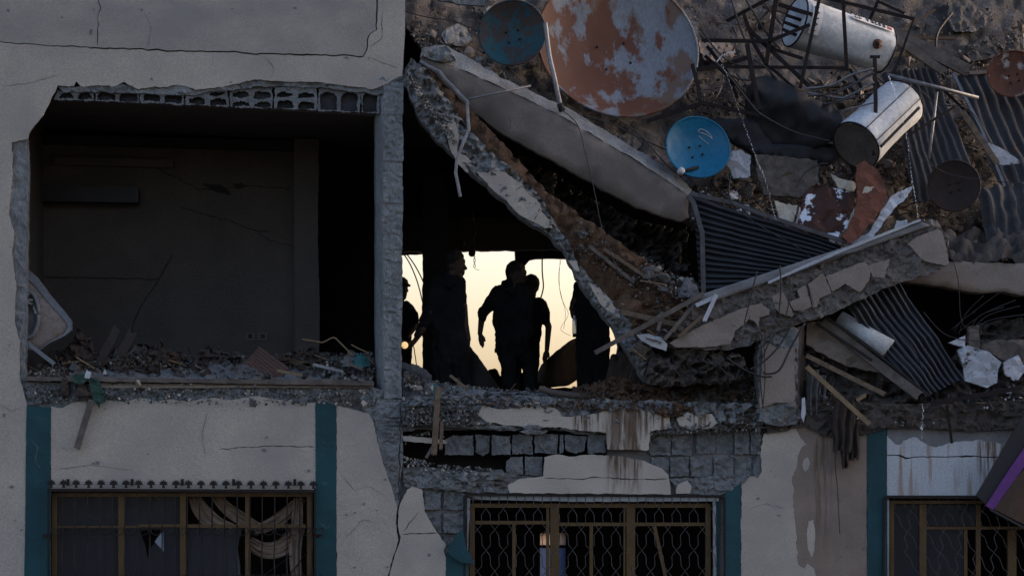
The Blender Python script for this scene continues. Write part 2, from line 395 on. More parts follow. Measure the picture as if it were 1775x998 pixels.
def plank(name, a, b, wpx, thk, m, parent=None, rag=.3):
    """board from a to b (px,py,d): wide face to the camera, splintered ends"""
    A, B = P(*a), P(*b); t = (B - A).normalized(); s = t.cross(Vector((0, 1, 0))).normalized(); q = s.cross(t).normalized()
    hw = wpx * S / 2; ht = thk / 2; n = 6; rng = random.Random(len(bpy.data.objects)); V = []; F = []
    ends = []
    K = 5
    for e, (p, sg) in enumerate(((A, -1), (B, 1))):
        pass
    offA = [rng.uniform(0, rag) * hw * 3 for _ in range(K + 1)]; offB = [rng.uniform(0, rag) * hw * 3 for _ in range(K + 1)]
    L = (B - A).length; bow = rng.uniform(-.01, .01) * L
    for side in (-1, 1):
        for j in range(n + 1):
            for k in range(K + 1):
                u = j / n
                x = lerp(offA[k], L - offB[k], u)
                V.append(A + t * x + s * (hw * (2 * k / K - 1)) + q * (side * ht + bow * 4 * u * (1 - u)))
    W = K + 1; n2 = (n + 1) * W
    for j in range(n):
        for k in range(K):
            a0 = j * W + k
            F.append((a0, a0 + 1, a0 + W + 1, a0 + W)); F.append(tuple(reversed((a0 + n2, a0 + 1 + n2, a0 + W + 1 + n2, a0 + W + n2))))
    for j in range(n):
        F.append((j * W, j * W + W, j * W + W + n2, j * W + n2)); F.append((j * W + K, j * W + K + n2, j * W + W + K + n2, j * W + W + K))
    for k in range(K):
        F.append((k + 1, k, k + n2, k + 1 + n2)); F.append((n * W + k, n * W + k + 1, n * W + k + 1 + n2, n * W + k + n2))
    o = mesh(name, V, F, m, parent)
    bm = bmesh.new(); bm.from_mesh(o.data); bmesh.ops.recalc_face_normals(bm, faces=bm.faces); bm.to_mesh(o.data); bm.free()
    return o
def disc_frame(n):
    n = n.normalized(); u = n.cross(Vector((0, 0, 1))).normalized(); v = u.cross(n).normalized(); return n, u, v
# ------------------------------------------------------------------ setting
gm = 400.0
mesh('ground', [(-gm, -60, 0), (gm, -60, 0), (gm, 3000, 0), (-gm, 3000, 0)], [(0, 1, 2, 3)], M['ground'])
tag(bpy.data.objects['ground'], kind='structure')

B = thing('damaged_building', 'bomb damaged concrete building with cream rendered walls and torn open upper floor', 'building', (FX(887), 2.5, 0))
def wbox(name, x0, x1, y0, y1, z0, z1, m, parent=B):
    v = [(x, y, z) for x in (x0, x1) for y in (y0, y1) for z in (z0, z1)]
    f = [(0, 1, 3, 2), (4, 6, 7, 5), (0, 4, 5, 1), (2, 3, 7, 6), (0, 2, 6, 4), (1, 5, 7, 3)]
    return mesh(name, v, f, m, parent)
def part(o, label=None, kind=None): return tag(o, label, kind=kind)

ZU = FZ(676)                     # upper floor level
# closing floors, and unseen side walls and roof added to stop light leaking
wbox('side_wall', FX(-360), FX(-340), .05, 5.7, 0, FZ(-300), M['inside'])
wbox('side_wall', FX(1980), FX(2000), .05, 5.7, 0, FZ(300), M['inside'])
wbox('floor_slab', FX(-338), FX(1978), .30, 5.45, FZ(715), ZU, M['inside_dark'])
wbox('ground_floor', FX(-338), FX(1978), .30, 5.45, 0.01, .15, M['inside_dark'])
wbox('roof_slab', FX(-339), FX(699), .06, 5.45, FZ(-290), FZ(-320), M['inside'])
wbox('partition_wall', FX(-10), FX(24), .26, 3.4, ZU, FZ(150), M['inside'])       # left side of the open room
wbox('partition_wall', FX(652), FX(664), .55, 5.45, ZU, FZ(150), M['inside_dark'])   # between the open room and the hall, added unseen to keep hall light out
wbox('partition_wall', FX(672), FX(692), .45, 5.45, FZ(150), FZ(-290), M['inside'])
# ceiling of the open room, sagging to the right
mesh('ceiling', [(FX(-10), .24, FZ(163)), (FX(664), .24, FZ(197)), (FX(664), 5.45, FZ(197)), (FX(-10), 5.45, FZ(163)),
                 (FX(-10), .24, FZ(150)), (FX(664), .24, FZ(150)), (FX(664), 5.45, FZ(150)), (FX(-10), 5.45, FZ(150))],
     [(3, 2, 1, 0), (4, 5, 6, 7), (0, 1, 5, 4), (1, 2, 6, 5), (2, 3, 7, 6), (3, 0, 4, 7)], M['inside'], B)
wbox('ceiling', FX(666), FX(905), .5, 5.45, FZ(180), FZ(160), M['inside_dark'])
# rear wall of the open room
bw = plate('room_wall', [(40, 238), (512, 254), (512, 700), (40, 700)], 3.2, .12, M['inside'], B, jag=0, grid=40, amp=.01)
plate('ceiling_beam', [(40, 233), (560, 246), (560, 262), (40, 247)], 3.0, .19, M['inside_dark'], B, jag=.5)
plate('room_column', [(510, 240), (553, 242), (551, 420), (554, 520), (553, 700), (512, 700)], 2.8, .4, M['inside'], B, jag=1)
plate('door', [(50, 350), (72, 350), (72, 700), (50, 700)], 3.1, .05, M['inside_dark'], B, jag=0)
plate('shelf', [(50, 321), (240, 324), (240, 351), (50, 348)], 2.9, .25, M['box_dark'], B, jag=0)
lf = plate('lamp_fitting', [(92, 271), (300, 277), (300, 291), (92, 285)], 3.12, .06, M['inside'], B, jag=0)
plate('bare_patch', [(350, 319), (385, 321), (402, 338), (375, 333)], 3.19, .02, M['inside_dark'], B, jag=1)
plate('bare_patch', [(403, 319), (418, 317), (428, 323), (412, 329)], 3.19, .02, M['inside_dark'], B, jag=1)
for x in (425, 447):
    s = plate('wall_socket', [(x, 576), (x + 17, 576), (x + 17, 590), (x, 590)], 3.185, .03, M['socket'], B, jag=0)
    plate('socket_hole', [(x + 5, 579), (x + 12, 579), (x + 12, 586), (x + 5, 586)], 3.18, .01, M['inside_dark'], s, jag=0)
def crack(pts, wpx, d, m='inside_dark', parent=B, jag=1.6):
    p = jagged(pts, 7, jag, len(bpy.data.objects), closed=False); n = len(p)
    rng = random.Random(n)
    up = []; dn = []
    for i, (x, y) in enumerate(p):
        a = p[max(i - 1, 0)]; b = p[min(i + 1, n - 1)]; L = math.hypot(b[0] - a[0], b[1] - a[1]) or 1
        nx, ny = (b[1] - a[1]) / L, -(b[0] - a[0]) / L
        h = wpx / 2 * (rng.uniform(.35, 1.3) if 0 < i < n - 1 else .15)
        up.append(P(x + nx * h, y + ny * h, d)); dn.append(P(x - nx * h, y - ny * h, d))
    V = up + dn; V += [Vector((q.x, q.y + .004, q.z)) for q in V]; F = []
    for i in range(n - 1):
        F += [(i, i + 1, n + i + 1, n + i)]
    o = mesh('crack', V, F, M[m], parent); return o
for pts in ([(262, 285), (300, 305), (345, 330), (430, 322), (505, 328)], [(310, 360), (390, 380), (440, 398), (470, 418), (510, 428)],
            [(75, 480), (180, 482), (275, 484), (300, 440)], [(275, 484), (245, 530), (232, 560), (228, 585)], [(440, 400), (470, 400)]):
    crack(pts, 1.6, 3.19)
# hall rear wall with the blown-out opening onto the sky
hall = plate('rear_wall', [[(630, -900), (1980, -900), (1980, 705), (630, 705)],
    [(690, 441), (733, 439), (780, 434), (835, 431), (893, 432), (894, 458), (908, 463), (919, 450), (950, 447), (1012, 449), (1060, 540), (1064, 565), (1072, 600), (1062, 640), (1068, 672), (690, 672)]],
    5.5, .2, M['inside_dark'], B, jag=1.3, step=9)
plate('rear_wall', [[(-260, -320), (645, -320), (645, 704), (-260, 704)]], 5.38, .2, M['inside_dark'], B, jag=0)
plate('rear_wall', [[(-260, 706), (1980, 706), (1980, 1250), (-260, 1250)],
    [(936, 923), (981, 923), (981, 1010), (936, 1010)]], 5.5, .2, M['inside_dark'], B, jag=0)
plate('door_pane', [(935, 922), (982, 922), (982, 944), (935, 944)], 5.55, .02, M['pane_amber'], B, jag=0)
plate('door_pane', [(935, 949), (982, 949), (982, 1012), (935, 1012)], 5.55, .02, M['pane_blue'], B, jag=0)
plate('door_rail', [(934, 944), (983, 944), (983, 949), (934, 949)], 5.46, .03, M['iron'], B, jag=0)
plate('downstand_beam', [(690, 376), (1120, 382), (1120, 436), (920, 432), (690, 436)], 5.2, .29, M['inside'], B, jag=1)  # lighter tone than the rear wall paints in faint light here
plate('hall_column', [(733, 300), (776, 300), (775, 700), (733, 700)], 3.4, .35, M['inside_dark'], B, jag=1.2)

# ---- facade, left and upper
EDGE_L = [(100, 148), (88, 172), (75, 200), (60, 217), (50, 232), (48, 241), (20, 247), (22, 300), (15, 370), (24, 400), (20, 440), (28, 500), (25, 550), (34, 600), (33, 650), (40, 676), (47, 702)]
BOT_U = [(697, 132), (660, 150), (645, 155), (560, 143), (500, 142), (470, 141), (440, 138), (415, 145), (390, 150), (340, 156), (322, 150), (310, 148), (290, 151), (270, 150), (240, 155), (222, 147), (215, 142), (200, 150), (170, 148), (140, 150), (132, 141), (128, 149), (118, 150)]
CR = [(-60, 68), (0, 72), (75, 78), (165, 82), (280, 86), (420, 91), (540, 94), (612, 96), (629, 97)]
crj = jagged(CR, 8, 1.6, 3, closed=False)
CV = jagged([(629, 97), (634, 88), (638, 62), (652, 52), (652, 20), (650, -60)], 8, 1.4, 5, closed=False)
low = [(x + (.8 if i else 0), y + 1.6 + 1.8 * max(0, noise.noise(Vector((x * .02, 3, 1)))) + (x > 150) * .8) for i, (x, y) in enumerate(crj)]
right = [(x + 2.2 + (y < 40) * .6, y) for (x, y) in CV[1:]]
plate('render_coat', crj + CV[1:] + [(650, -300), (-60, -300)], -.005, .05, M['plaster_upper'], B, jag=0, step=0, grid=60, seed=11)
plate('render_coat', low + right + [(652, -300), (703, -300), (702, 60)] + jagged(BOT_U + EDGE_L, 6, 1.3, 9, closed=False) + [(47, 1110), (-60, 1110)], 0, .045, M['plaster'], B, jag=0, step=0, grid=60, seed=12)
crack([(168, -5), (175, 15), (169, 35), (169, 80)], 1.5, -.008)
crack([(640, 82), (662, 66), (664, 20)], 1.0, -.004); crack([(640, 98), (665, 110), (690, 118)], 1.0, -.004)
wbox('upper_wall', FX(-338), FX(700), .06, .22, FZ(140), FZ(-318), M['cement'])
# bare concrete edge showing under the broken coat
plate('broken_edge', [(100, 150), (300, 143), (440, 132), (560, 136), (700, 128), (700, 150), (655, 165), (560, 152), (440, 150), (330, 165), (200, 160), (110, 160)], .03, .12, M['concrete'], B, jag=2, grid=6.1, amp=.04)
plate('left_column', [(15, 246), (47, 240), (49, 300), (47, 400), (46, 480), (45, 560), (44, 640), (48, 715), (-40, 715), (-40, 246)], .05, .22, M['column'], B, jag=1.3, grid=7, amp=.02, freq=.07)
# hollow blocks of the ceiling, split open
bx = [98, 164, 243, 320, 397, 474, 550, 625, 659]
def slope(x): return 172 + (x - 95) * .0435
for i in range(8):
    x0, x1 = bx[i] + 1.2, bx[i + 1] - 1.2; b0, b1 = slope(x0), slope(x1); rng = random.Random(i)
    t0 = 151 if i != 0 else 156; loops = [[(x0, t0), (x1, t0), (x1, b1), (x0 if i else x0 - 6, b0)]]
    cells = 2 if i < 7 else 1; wd = (x1 - x0) / cells
    for c in range(cells):
        a = x0 + c * wd + 3.5; e = x0 + (c + 1) * wd - 3.5; bm_ = slope(a) - 1.5
        broken = i in (3, 4, 5)
        top = 157 + rng.uniform(0, 3)
        if broken:
            mid = bm_ - rng.uniform(12, 17)
            loops.append([(a, mid - 2), (a + 2, top + 3), (a + wd * .3, top), (e - 2, top + 3), (e, mid - 5), ((a + e) / 2, mid - rng.uniform(-1, 4))])
            loops.append([(a + 1, bm_), (a + 2, mid + 7), ((a + e) / 2, mid + 3), (e - 1, mid + 6), (e, bm_ + .5)])
        else:
            loops.append([(a, bm_), (a, top + 8), (a + 4, top + 3), (a + wd * .3, top), (e - 5, top + 2), (e, top + 8), (e, bm_ + .5)])
    s = plate('hollow_block', loops, .07 + rng.uniform(-.015, .015), .07, M['block'], B, jag=1.9, step=3, grid=6, amp=.02)
    plate('cavity_web', [(x0 + 2, t0 + 2), (x1 - 2, t0 + 2), (x1 - 2, b1 - 1), (x0 + 2, b0 - 1)], .16, .03, M['block_shaded'], s, jag=0, grid=9, amp=.02)
# middle column with a turned side face
mc = [(664, 146), (700, 140), (699, 196), (697, 197), (700, 275), (697, 278), (699, 350), (697, 430), (698, 520), (696, 600), (697, 690), (666, 690), (664, 600), (665, 480), (662, 380), (664, 300)]
colm = plate('column', mc, .0, .25, M['column'], B, jag=1.2, grid=5, amp=.022, freq=.09)
patch('column_side', [(648, 170, .30), (664, 165, .012), (665.5, 690, .012), (650, 690, .30)], 3, 24, M['column'], B, amp=.012, th=.02)
for y in (197, 277, 350, 430, 515, 600):
    plate('board_mark', [(663, y), (699, y + 1), (699, y + 2.2), (663, y + 1.5)], -.012, .02, M['cement'], colm, jag=.4)

# ---- left ledge below the open room
plate('slab_edge', [(38, 660), (200, 666), (450, 668), (652, 672), (700, 690), (720, 700), (720, 745), (690, 750), (640, 730), (580, 712), (300, 712), (120, 716), (46, 706)], .045, .22, M['concrete'], B, jag=1.5, grid=4.8, amp=.06, freq=.05)
patch('floor_screed', [(170, 663, .03), (648, 668, .03), (648, 672, .0), (170, 672, .0)], 60, 3, M['tile'], B, amp=.012)
plate('floor_edge', [(42, 652), (300, 655), (450, 657), (560, 657), (648, 661), (648, 668), (500, 666), (330, 663), (170, 661), (42, 660)], -.06, .42, M['wood_grey'], B, jag=.8, grid=10, amp=.012)
# ---- lower left wall
TOPL = [(88, 704), (108, 707), (124, 698), (148, 695), (165, 694), (192, 693), (216, 696), (240, 689), (272, 695), (300, 692), (328, 696), (356, 689), (372, 689), (400, 693), (424, 689), (448, 686), (480, 692), (500, 695), (524, 700), (547, 697)]
plate('render_coat', TOPL + [(547, 848), (88, 848)], .0, .045, M['plaster'], B, jag=1, step=5, grid=50)
plate('green_band', [(46, 703), (60, 704), (88, 706), (87.7, 1110), (41, 1110)], -.008, .05, M['teal'], B, jag=.5, grid=50)
plate('green_band', [(547.3, 698), (565, 697), (583, 702), (583, 1110), (547.3, 1110)], -.008, .05, M['teal'], B, jag=.5, grid=50)
plate('render_coat', [(583.3, 703), (600, 706), (620, 711), (640, 717), (648, 732), (653, 760), (660, 788), (668, 812), (680, 848), (688, 876), (686, 905), (691, 935), (680, 968), (672, 998), (670, 1110), (583.3, 1110)], .0, .045, M['plaster'], B, jag=1.2, step=5, grid=50)
crack([(380, 778), (430, 774), (480, 773), (546, 774)], 1.2, -.003); crack([(297, 719), (298, 730)], 1.2, -.003)
for q in ([(58, 720), (70, 726), (84, 722)], [(52, 760), (66, 775), (62, 800), (72, 815)], [(555, 760), (570, 770), (580, 765)], [(552, 900), (566, 915), (575, 905)]): crack(q, .9, -.011, 'cement')
# base masonry of the lower floor, with openings
plate('base_wall', [[(-60, 712), (300, 712), (620, 716), (655, 700), (1320, 700), (1850, 705), (1850, 1200), (-60, 1200)],
      [(88, 849), (547, 849), (547, 1130), (88, 1130)],
      [(812, 866), (1246, 866), (1246, 1130), (812, 1130)],
      [(1541, 862), (1840, 862), (1840, 1130), (1541, 1130)],
      [(698, 744), (800, 745), (900, 743), (1049, 751), (1052, 780), (1051, 794), (945, 795), (940, 823), (880, 823), (870, 813), (800, 816), (730, 808), (700, 810)]],
      .10, .18, M['cement'], B, jag=.6, grid=22, amp=.02)
wbox('cavity_back', FX(690), FX(1060), .6, .62, FZ(830), FZ(716.5), M['inside_dark'])  # dark sheet added as the shade inside the gap
# column below the middle one
plate('column', [(653, 690), (697, 692), (697, 745), (699, 800), (694, 830), (692, 866), (689, 880), (680, 848), (668, 812), (660, 788), (653, 755), (648, 725)], .01, .12, M['concrete'], B, jag=1, grid=4.8, amp=.03)
for i in range(7):
    crack([(664, 722 + i * 7), (690, 724 + i * 7), (715, 721 + i * 7)][:2 + (i < 3)], 2.0, -.012, 'inside_dark', jag=1)
crack([(694, 700), (693, 780), (691, 866)], 2.2, -.02); crack([(686, 876), (690, 905), (688, 935)], 3, .06)
# middle ledge: torn concrete with patches of coat
led = plate('slab_edge', [(698, 694), (760, 684), (850, 684), (1000, 688), (1180, 696), (1330, 700), (1330, 735), (1245, 742), (1180, 752), (1130, 756), (1050, 752), (960, 744), (880, 746), (780, 740), (698, 736)], -.05, .34, M['concrete'], B, jag=2.2, grid=4.4, amp=.10, freq=.045)
patch1 = [(829, 719), (836, 702), (868, 709), (892, 707), (915, 697), (935, 697), (966, 709), (974, 721), (994, 721), (1033, 717), (1053, 709), (1100, 707), (1128, 715), (1160, 719), (1164, 741), (1128, 747), (1124, 780), (1053, 778), (1051, 750), (1014, 746), (974, 741), (876, 737), (844, 731)]
plate('render_coat', patch1, -.105, .12, M['plaster_mid'], B, jag=1.2, step=5, grid=40, seed=77)
plate('render_coat', [(1173, 725), (1191, 715), (1210, 719), (1234, 717), (1244, 733), (1230, 743), (1183, 743)], -.11, .12, M['plaster_mid'], B, jag=1.5, step=5)
rng = random.Random(4)
def strata(x0, x1, y0, y1, n, m, d0=-.09, parent=B, ln=(18, 70), tk=(3, 8)):
    for i in range(n):
        x = rng.uniform(x0, x1); y = rng.uniform(y0, y1); l = rng.uniform(*ln); h = rng.uniform(*tk)
        x = min(x, x1 - l * .5)
        lp = [(x, y), (x + l * .3, y - h * .6), (x + l * .7, y - h * .4), (x + l, y + rng.uniform(-2, 2)), (x + l * .8, y + h * .6), (x + l * .3, y + h * .7)]
        plate('broken_layer', lp, d0 + rng.uniform(-.03, .05), .14, m, parent, jag=1.4, step=5, grid=6, amp=.05)
strata(702, 830, 702, 740, 14, M['concrete'], -.07)
strata(830, 1000, 738, 748, 5, M['concrete'], -.07); strata(960, 1180, 745, 752, 3, M['concrete'], -.02)
strata(1140, 1320, 705, 742, 9, M['concrete_wet'], -.06)
strata(700, 880, 818, 848, 16, M['concrete'], .0, ln=(20, 60)); strata(1198, 1285, 835, 852, 7, M['concrete'], .0, ln=(18, 50))
plate('lintel', [(697, 815), (740, 817), (800, 818), (880, 826), (900, 826), (900, 855), (812, 853), (700, 842)], .02, .14, M['concrete'], B, jag=1.6, grid=4.4, amp=.06)
plate('lintel', [(1160, 830), (1290, 822), (1318, 822), (1310, 832), (1280, 845), (1245, 858), (1180, 856)], .02, .14, M['concrete'], B, jag=1.5, grid=4.4, amp=.05)
def block(x0, y0, x1, y1, d=.05, jag=.8, broken=0, m='block'):
    r_ = random.Random(int(x0 * 7 + y0)); g = 1.0
    q = lambda: r_.uniform(-1.6, 1.2)
    lp = [(x0 + g + q() * .5, y0 + g + q()), (x1 - g, y0 + g - q()), (x1 - g + q() * .6, y1 - g + q()), (x0 + g, y1 - g + q())]
    if broken == 1: lp = [(x0 + g, y0 + g + 8), (x0 + (x1 - x0) * .3, y0 + g), (x1 - g, y0 + g), (x1 - g, y1 - g), (x0 + g, y1 - g)]
    if broken == 2: lp = [(x0 + g, y0 + g), (x1 - g, y0 + g + 3), (x1 - g - 4, y1 - g - 5), ((x0 + x1) / 2, y1 - g), (x0 + g, y1 - g - 7)]
    return plate('block', lp, d + r_.uniform(-.035, .03), .12, M[m], B, jag=jag * 1.7, step=4, grid=6, amp=.04, freq=.09)
for a in ((770, 753, 822, 789, 1), (823, 751, 851, 791, 2), (852, 752, 886, 790, 0), (887, 752, 925, 788, 0), (926, 750, 968, 787, 0), (969, 752, 978, 786, 0), (979, 752, 1018, 787, 2), (1019, 752, 1051, 786, 0)):
    block(a[0], a[1], a[2], a[3], .03, broken=a[4])
block(877, 790, 908, 823, .02, broken=1); block(909, 789, 941, 824, .02)
plate('tile', [(697, 755), (730, 757), (771, 762), (776, 768), (740, 768), (700, 764)], -.01, .2, M['plaster'], B, jag=.8)
for y0, y1, xs in ((746, 789, (1126, 1164, 1201)), (746, 788, (1206, 1240, 1272, 1300, 1320)), (792, 827, (1128, 1160, 1195, 1236, 1272, 1304, 1320))):
    for a, b in zip(xs, xs[1:]): block(a, y0, b, y1, .05)
for y0, y1 in ((851, 884), (887, 925), (928, 962)):
    block(735, y0, 766, y1, .05); block(768, y0, 806, y1, .05)
patch2 = [(942, 825), (944, 792), (966, 787), (986, 791), (1025, 787), (1073, 790), (1112, 797), (1147, 811), (1159, 823), (1163, 856), (884, 854), (880, 841), (899, 830)]
plate('render_coat', patch2, -.02, .13, M['plaster_mid'], B, jag=1, step=5, grid=40)
crack([(944, 828), (990, 829), (1040, 827), (1100, 830), (1158, 829)], 1.4, -.024); crack([(980, 840), (986, 852)], 1.2, -.024)
plate('render_coat', [(1175, 839), (1191, 832), (1199, 843), (1196, 855), (1172, 855)], -.02, .13, M['plaster_mid'], B, jag=1, step=5)
sl = [(692, 878), (706, 848), (714, 843), (732, 848), (736, 886), (757, 922), (773, 943), (769, 953), (773, 965), (773, 1110), (674, 1110), (675, 998), (683, 968), (694, 935), (690, 905)]
plate('render_coat', sl, -.008, .12, M['plaster'], B, jag=1.1, step=5, grid=50)
crack([(697, 925), (720, 924), (757, 923)], 1.8, -.012); crack([(700, 920), (715, 900), (728, 885)], 1, -.012)
plate('green_band', [(773.5, 958), (790, 955), (811, 975), (811, 1110), (773.5, 1110)], -.01, .1, M['teal'], B, jag=.5)
plate('peeled_coat', [(775, 949), (790, 928), (802, 915), (808, 948), (824, 977), (800, 974), (780, 962)], -.10, .03, M['teal'], B, jag=.8)
# right of the middle window
plate('green_band', [(1256, 858), (1262, 848), (1284, 838), (1284, 1110), (1256, 1110)], -.01, .1, M['teal'], B, jag=.6, grid=40)
TOPR = [(1284.5, 839), (1300, 824), (1316, 827), (1324, 814), (1320, 787), (1326, 750), (1352, 742), (1371, 738), (1391, 732), (1407, 740), (1427, 752), (1447, 748), (1479, 752), (1503, 750)]
plate('render_coat', TOPR + [(1503, 1110), (1284.5, 1110)], .0, .09, M['plaster_dirty'], B, jag=1.1, step=5, grid=50)
lite = [(1284.7, 842), (1300, 826), (1314, 829), (1321, 814), (1318, 787), (1324, 752), (1350, 745), (1370, 741), (1380, 742), (1384, 752), (1392, 762), (1398, 770), (1388, 777), (1382, 792), (1380, 812), (1372, 830), (1376, 850), (1374, 875), (1378, 900), (1379, 940), (1384, 978), (1395, 985), (1400, 976), (1411, 985), (1415, 1000), (1415, 1110), (1284.7, 1110)]
plate('paint_coat', lite, -.004, .02, M['plaster'], B, jag=2, step=4, grid=50)
plate('paint_coat', [(1393, 796), (1400, 792), (1404, 800), (1402, 812), (1396, 818), (1391, 808)], -.004, .02, M['plaster'], B, jag=1, step=3)
plate('paint_coat', [(1402, 902), (1410, 900), (1413, 920), (1412, 950), (1407, 965), (1400, 950), (1399, 920)], -.004, .02, M['plaster'], B, jag=1, step=3)
plate('green_band', [(1503.5, 748), (1520, 743), (1537, 740), (1537, 1110), (1503.5, 1110)], -.01, .1, M['teal'], B, jag=.5, grid=50)
TW = [(1537.5, 754), (1545, 762), (1551, 769), (1558, 771), (1566, 763), (1583, 757), (1590, 758), (1595, 763), (1606, 769), (1623, 775), (1640, 769), (1659, 765), (1680, 764), (1699, 761), (1720, 766), (1738, 769), (1790, 766), (1850, 764)]
tj = jagged(TW, 5, 2, 31, closed=False)
wc = jagged([(1537.5, 788), (1562, 788), (1570, 792), (1600, 790), (1640, 791), (1690, 789), (1740, 792), (1850, 793)], 7, 1, 8, closed=False)
plate('white_coat', tj + list(reversed(wc)), .0, .09, M['white_wall'], B, jag=0, step=0, grid=50)
plate('white_coat', [(x, y + 1.6 + (1555 < x < 1572) * 2 + (1668 < x < 1685) * 1.5) for x, y in wc] + [(1850, 858), (1537.5, 858)], .0, .09, M['white_wall'], B, jag=0, step=0, grid=50)
plate('bare_render', [(1537.5, 737), (1600, 739), (1680, 741), (1850, 738), (1850, 775), (1537.5, 775)], .03, .08, M['cement'], B, jag=1, grid=12, amp=.012)
plate('slab_edge', [(1320, 700), (1400, 694), (1500, 697), (1620, 700), (1850, 690), (1850, 745), (1760, 742), (1690, 748), (1600, 742), (1538, 741), (1503, 752), (1430, 756), (1395, 738), (1330, 752)], -.04, .30, M['concrete_wet'], B, jag=1.6, grid=5.4, amp=.06)
plate('block', [(1322, 752), (1345, 745), (1330, 790), (1330, 820), (1315, 829), (1303, 828)], .04, .1, M['block'], B, jag=1)

wq = random.Random(5)
for (x0, x1, y0, y1, n_) in ((-10, 38, 420, 990, 7), (95, 540, 705, 820, 9), (590, 675, 730, 990, 7), (10, 640, 10, 140, 12), (1290, 1370, 760, 990, 6), (1420, 1500, 770, 990, 5), (715, 765, 870, 990, 2)):
    for i in range(n_):
        x, y = wq.uniform(x0, x1), wq.uniform(y0, y1); r_ = wq.uniform(1.2, 4.2)
        plate('chip', [(x + r_ * wq.uniform(.5, 1.3) * math.cos(a_), y + r_ * .8 * wq.uniform(.5, 1.3) * math.sin(a_)) for a_ in [k_ * 1.05 for k_ in range(6)]], -.012 if y > 140 else -.012, .011, M['cement'], B, jag=0, step=0)
for q in ([(0, 700), (20, 712), (38, 705)], [(100, 812), (160, 806), (230, 815)], [(590, 820), (615, 850), (640, 842), (668, 858)], [(600, 930), (630, 900), (655, 905)], [(1300, 880), (1330, 872), (1360, 880)], [(5, 150), (60, 142), (100, 130)], [(1440, 800), (1442, 870), (1438, 930)], [(360, 715), (350, 750), (356, 790)], [(250, 20), (262, 50), (255, 82)], [(460, 100), (475, 120), (470, 138)]):
    crack(q, 1.0, -.009, 'cement')
# ------------------------------------------------------------------ windows
def window(x0, y0, x1, y1, d, mull, trans, label, m='gold', w_=9):
    wd = link(None, 'window', B); wd.location = P((x0 + x1) / 2, y1, d) - world_of(B); wd['label'] = label
    def q(a, b, c, e, dd=0, mm=m, nm='window_frame'): return plate(nm, [(a, b), (c, b), (c, e), (a, e)], d + dd, .06, M[mm], wd, jag=0, step=0)
    q(x0, y0, x1, y0 + w_ * .8); q(x0, y0 + w_ * .8, x0 + w_, y1); q(x1 - w_, y0 + w_ * .8, x1, y1)
    for (a, b, t, e) in mull: q(a, t, b, e, .008, nm='mullion')
    for (a, b, y, h) in trans: q(a, y, b, y + h, .014, nm='transom')
    return wd
wl = window(90, 853, 541, 1120, .13, [(312, 322, 858, 1120), (425, 434, 860, 1120), (205, 216, 860, 1120)], [(325, 425, 908, 6), (434, 530, 908, 6), (240, 312, 908, 5), (98, 240, 911, 3)], 'brown framed sliding window behind the leaf topped bars')
plate('pane', [[(98, 860), (205, 860), (205, 1120), (98, 1120)]], .17, .006, M['glass'], wl, jag=0)
plate('pane', [[(216, 860), (312, 860), (312, 1120), (216, 1120)], [(243, 918), (262, 916), (284, 917), (272, 935), (260, 950), (256, 968), (252, 945)]], .17, .006, M['glass'], wl, jag=.6)
plate('pane', [(268, 938), (283, 918), (284, 955)], .16, .006, M['glass_frost'], wl, jag=0)
plate('pane', [[(326, 915), (420, 915), (414, 940), (405, 998), (405, 1120), (326, 1120)]], .17, .006, M['glass'], wl, jag=.6)
def drape(name, tops, d, m, parent, folds=5, width=22, amp=.022):
    """swag of cloth along a centre polyline (px,py)"""
    pts = spline([Vector((x, y, 0)) for x, y in tops], 6); n = len(pts); K = folds * 4; V = []; F = []
    for i, p in enumerate(pts):
        a = pts[max(i - 1, 0)]; b = pts[min(i + 1, n - 1)]; t = (b - a).normalized(); s = Vector((t.y, -t.x, 0))
        ww = width * (.75 + .4 * math.sin(math.pi * i / (n - 1)))
        for k in range(K + 1):
            v = k / K - .5
            V.append(P(p.x + s.x * v * ww, p.y + s.y * v * ww, d + amp * (math.sin(v * folds * 6.28 + i * .25 + 2 * noise.noise(Vector((i * .12, v * 3, width)))) + .6 * math.sin(v * folds * 15 + i * .4)) + .05 * noise.noise(Vector((i * .25, k * .35, 1)))))
    for i in range(n - 1):
        for k in range(K):
            a = i * (K + 1) + k; F.append((a, a + 1, a + K + 2, a + K + 1))
    return mesh(name, V, F, M[m], parent, True)
CUR = thing('curtain', 'beige tied-back swag curtain hanging behind the open right half of the left window', 'curtain', P(450, 998, .4))
drape('swag', [(335, 858), (350, 885), (375, 908), (405, 918)], .36, 'curtain', CUR, 3, 26)
drape('swag', [(372, 858), (395, 882), (425, 902), (450, 915)], .40, 'curtain', CUR, 3, 20)
drape('swag', [(525, 862), (495, 890), (470, 908), (440, 918)], .38, 'curtain', CUR, 3, 20)
drape('swag', [(432, 938), (455, 952), (485, 950), (512, 925), (520, 905)], .35, 'curtain', CUR, 4, 26)
drape('side_panel', [(517, 862), (514, 920), (512, 960), (518, 1060)], .32, 'curtain', CUR, 3, 20)
drape('net', [(372, 915), (372, 1000), (372, 1110)], .42, 'curtain_net', CUR, 6, 78, .03)
CU2 = thing('curtain', 'dim brown swag curtain behind the unbroken glass on the left of the window', 'curtain', P(200, 960, .45))
drape('swag', [(100, 870), (140, 905), (190, 912), (240, 898), (275, 862)], .4, 'curtain_dark', CU2, 5, 44)
for q in ([(500, 998, .3), (536, 952, .28)], [(455, 998, .3), (505, 962, .28)]): tag(cable('stick', q, 2.2, M['iron']), 'thin dark stick leaning ' + ('against the right frame inside the left window' if q[0][0] == 500 else 'lower down under the swag curtain of the left window'), 'stick')

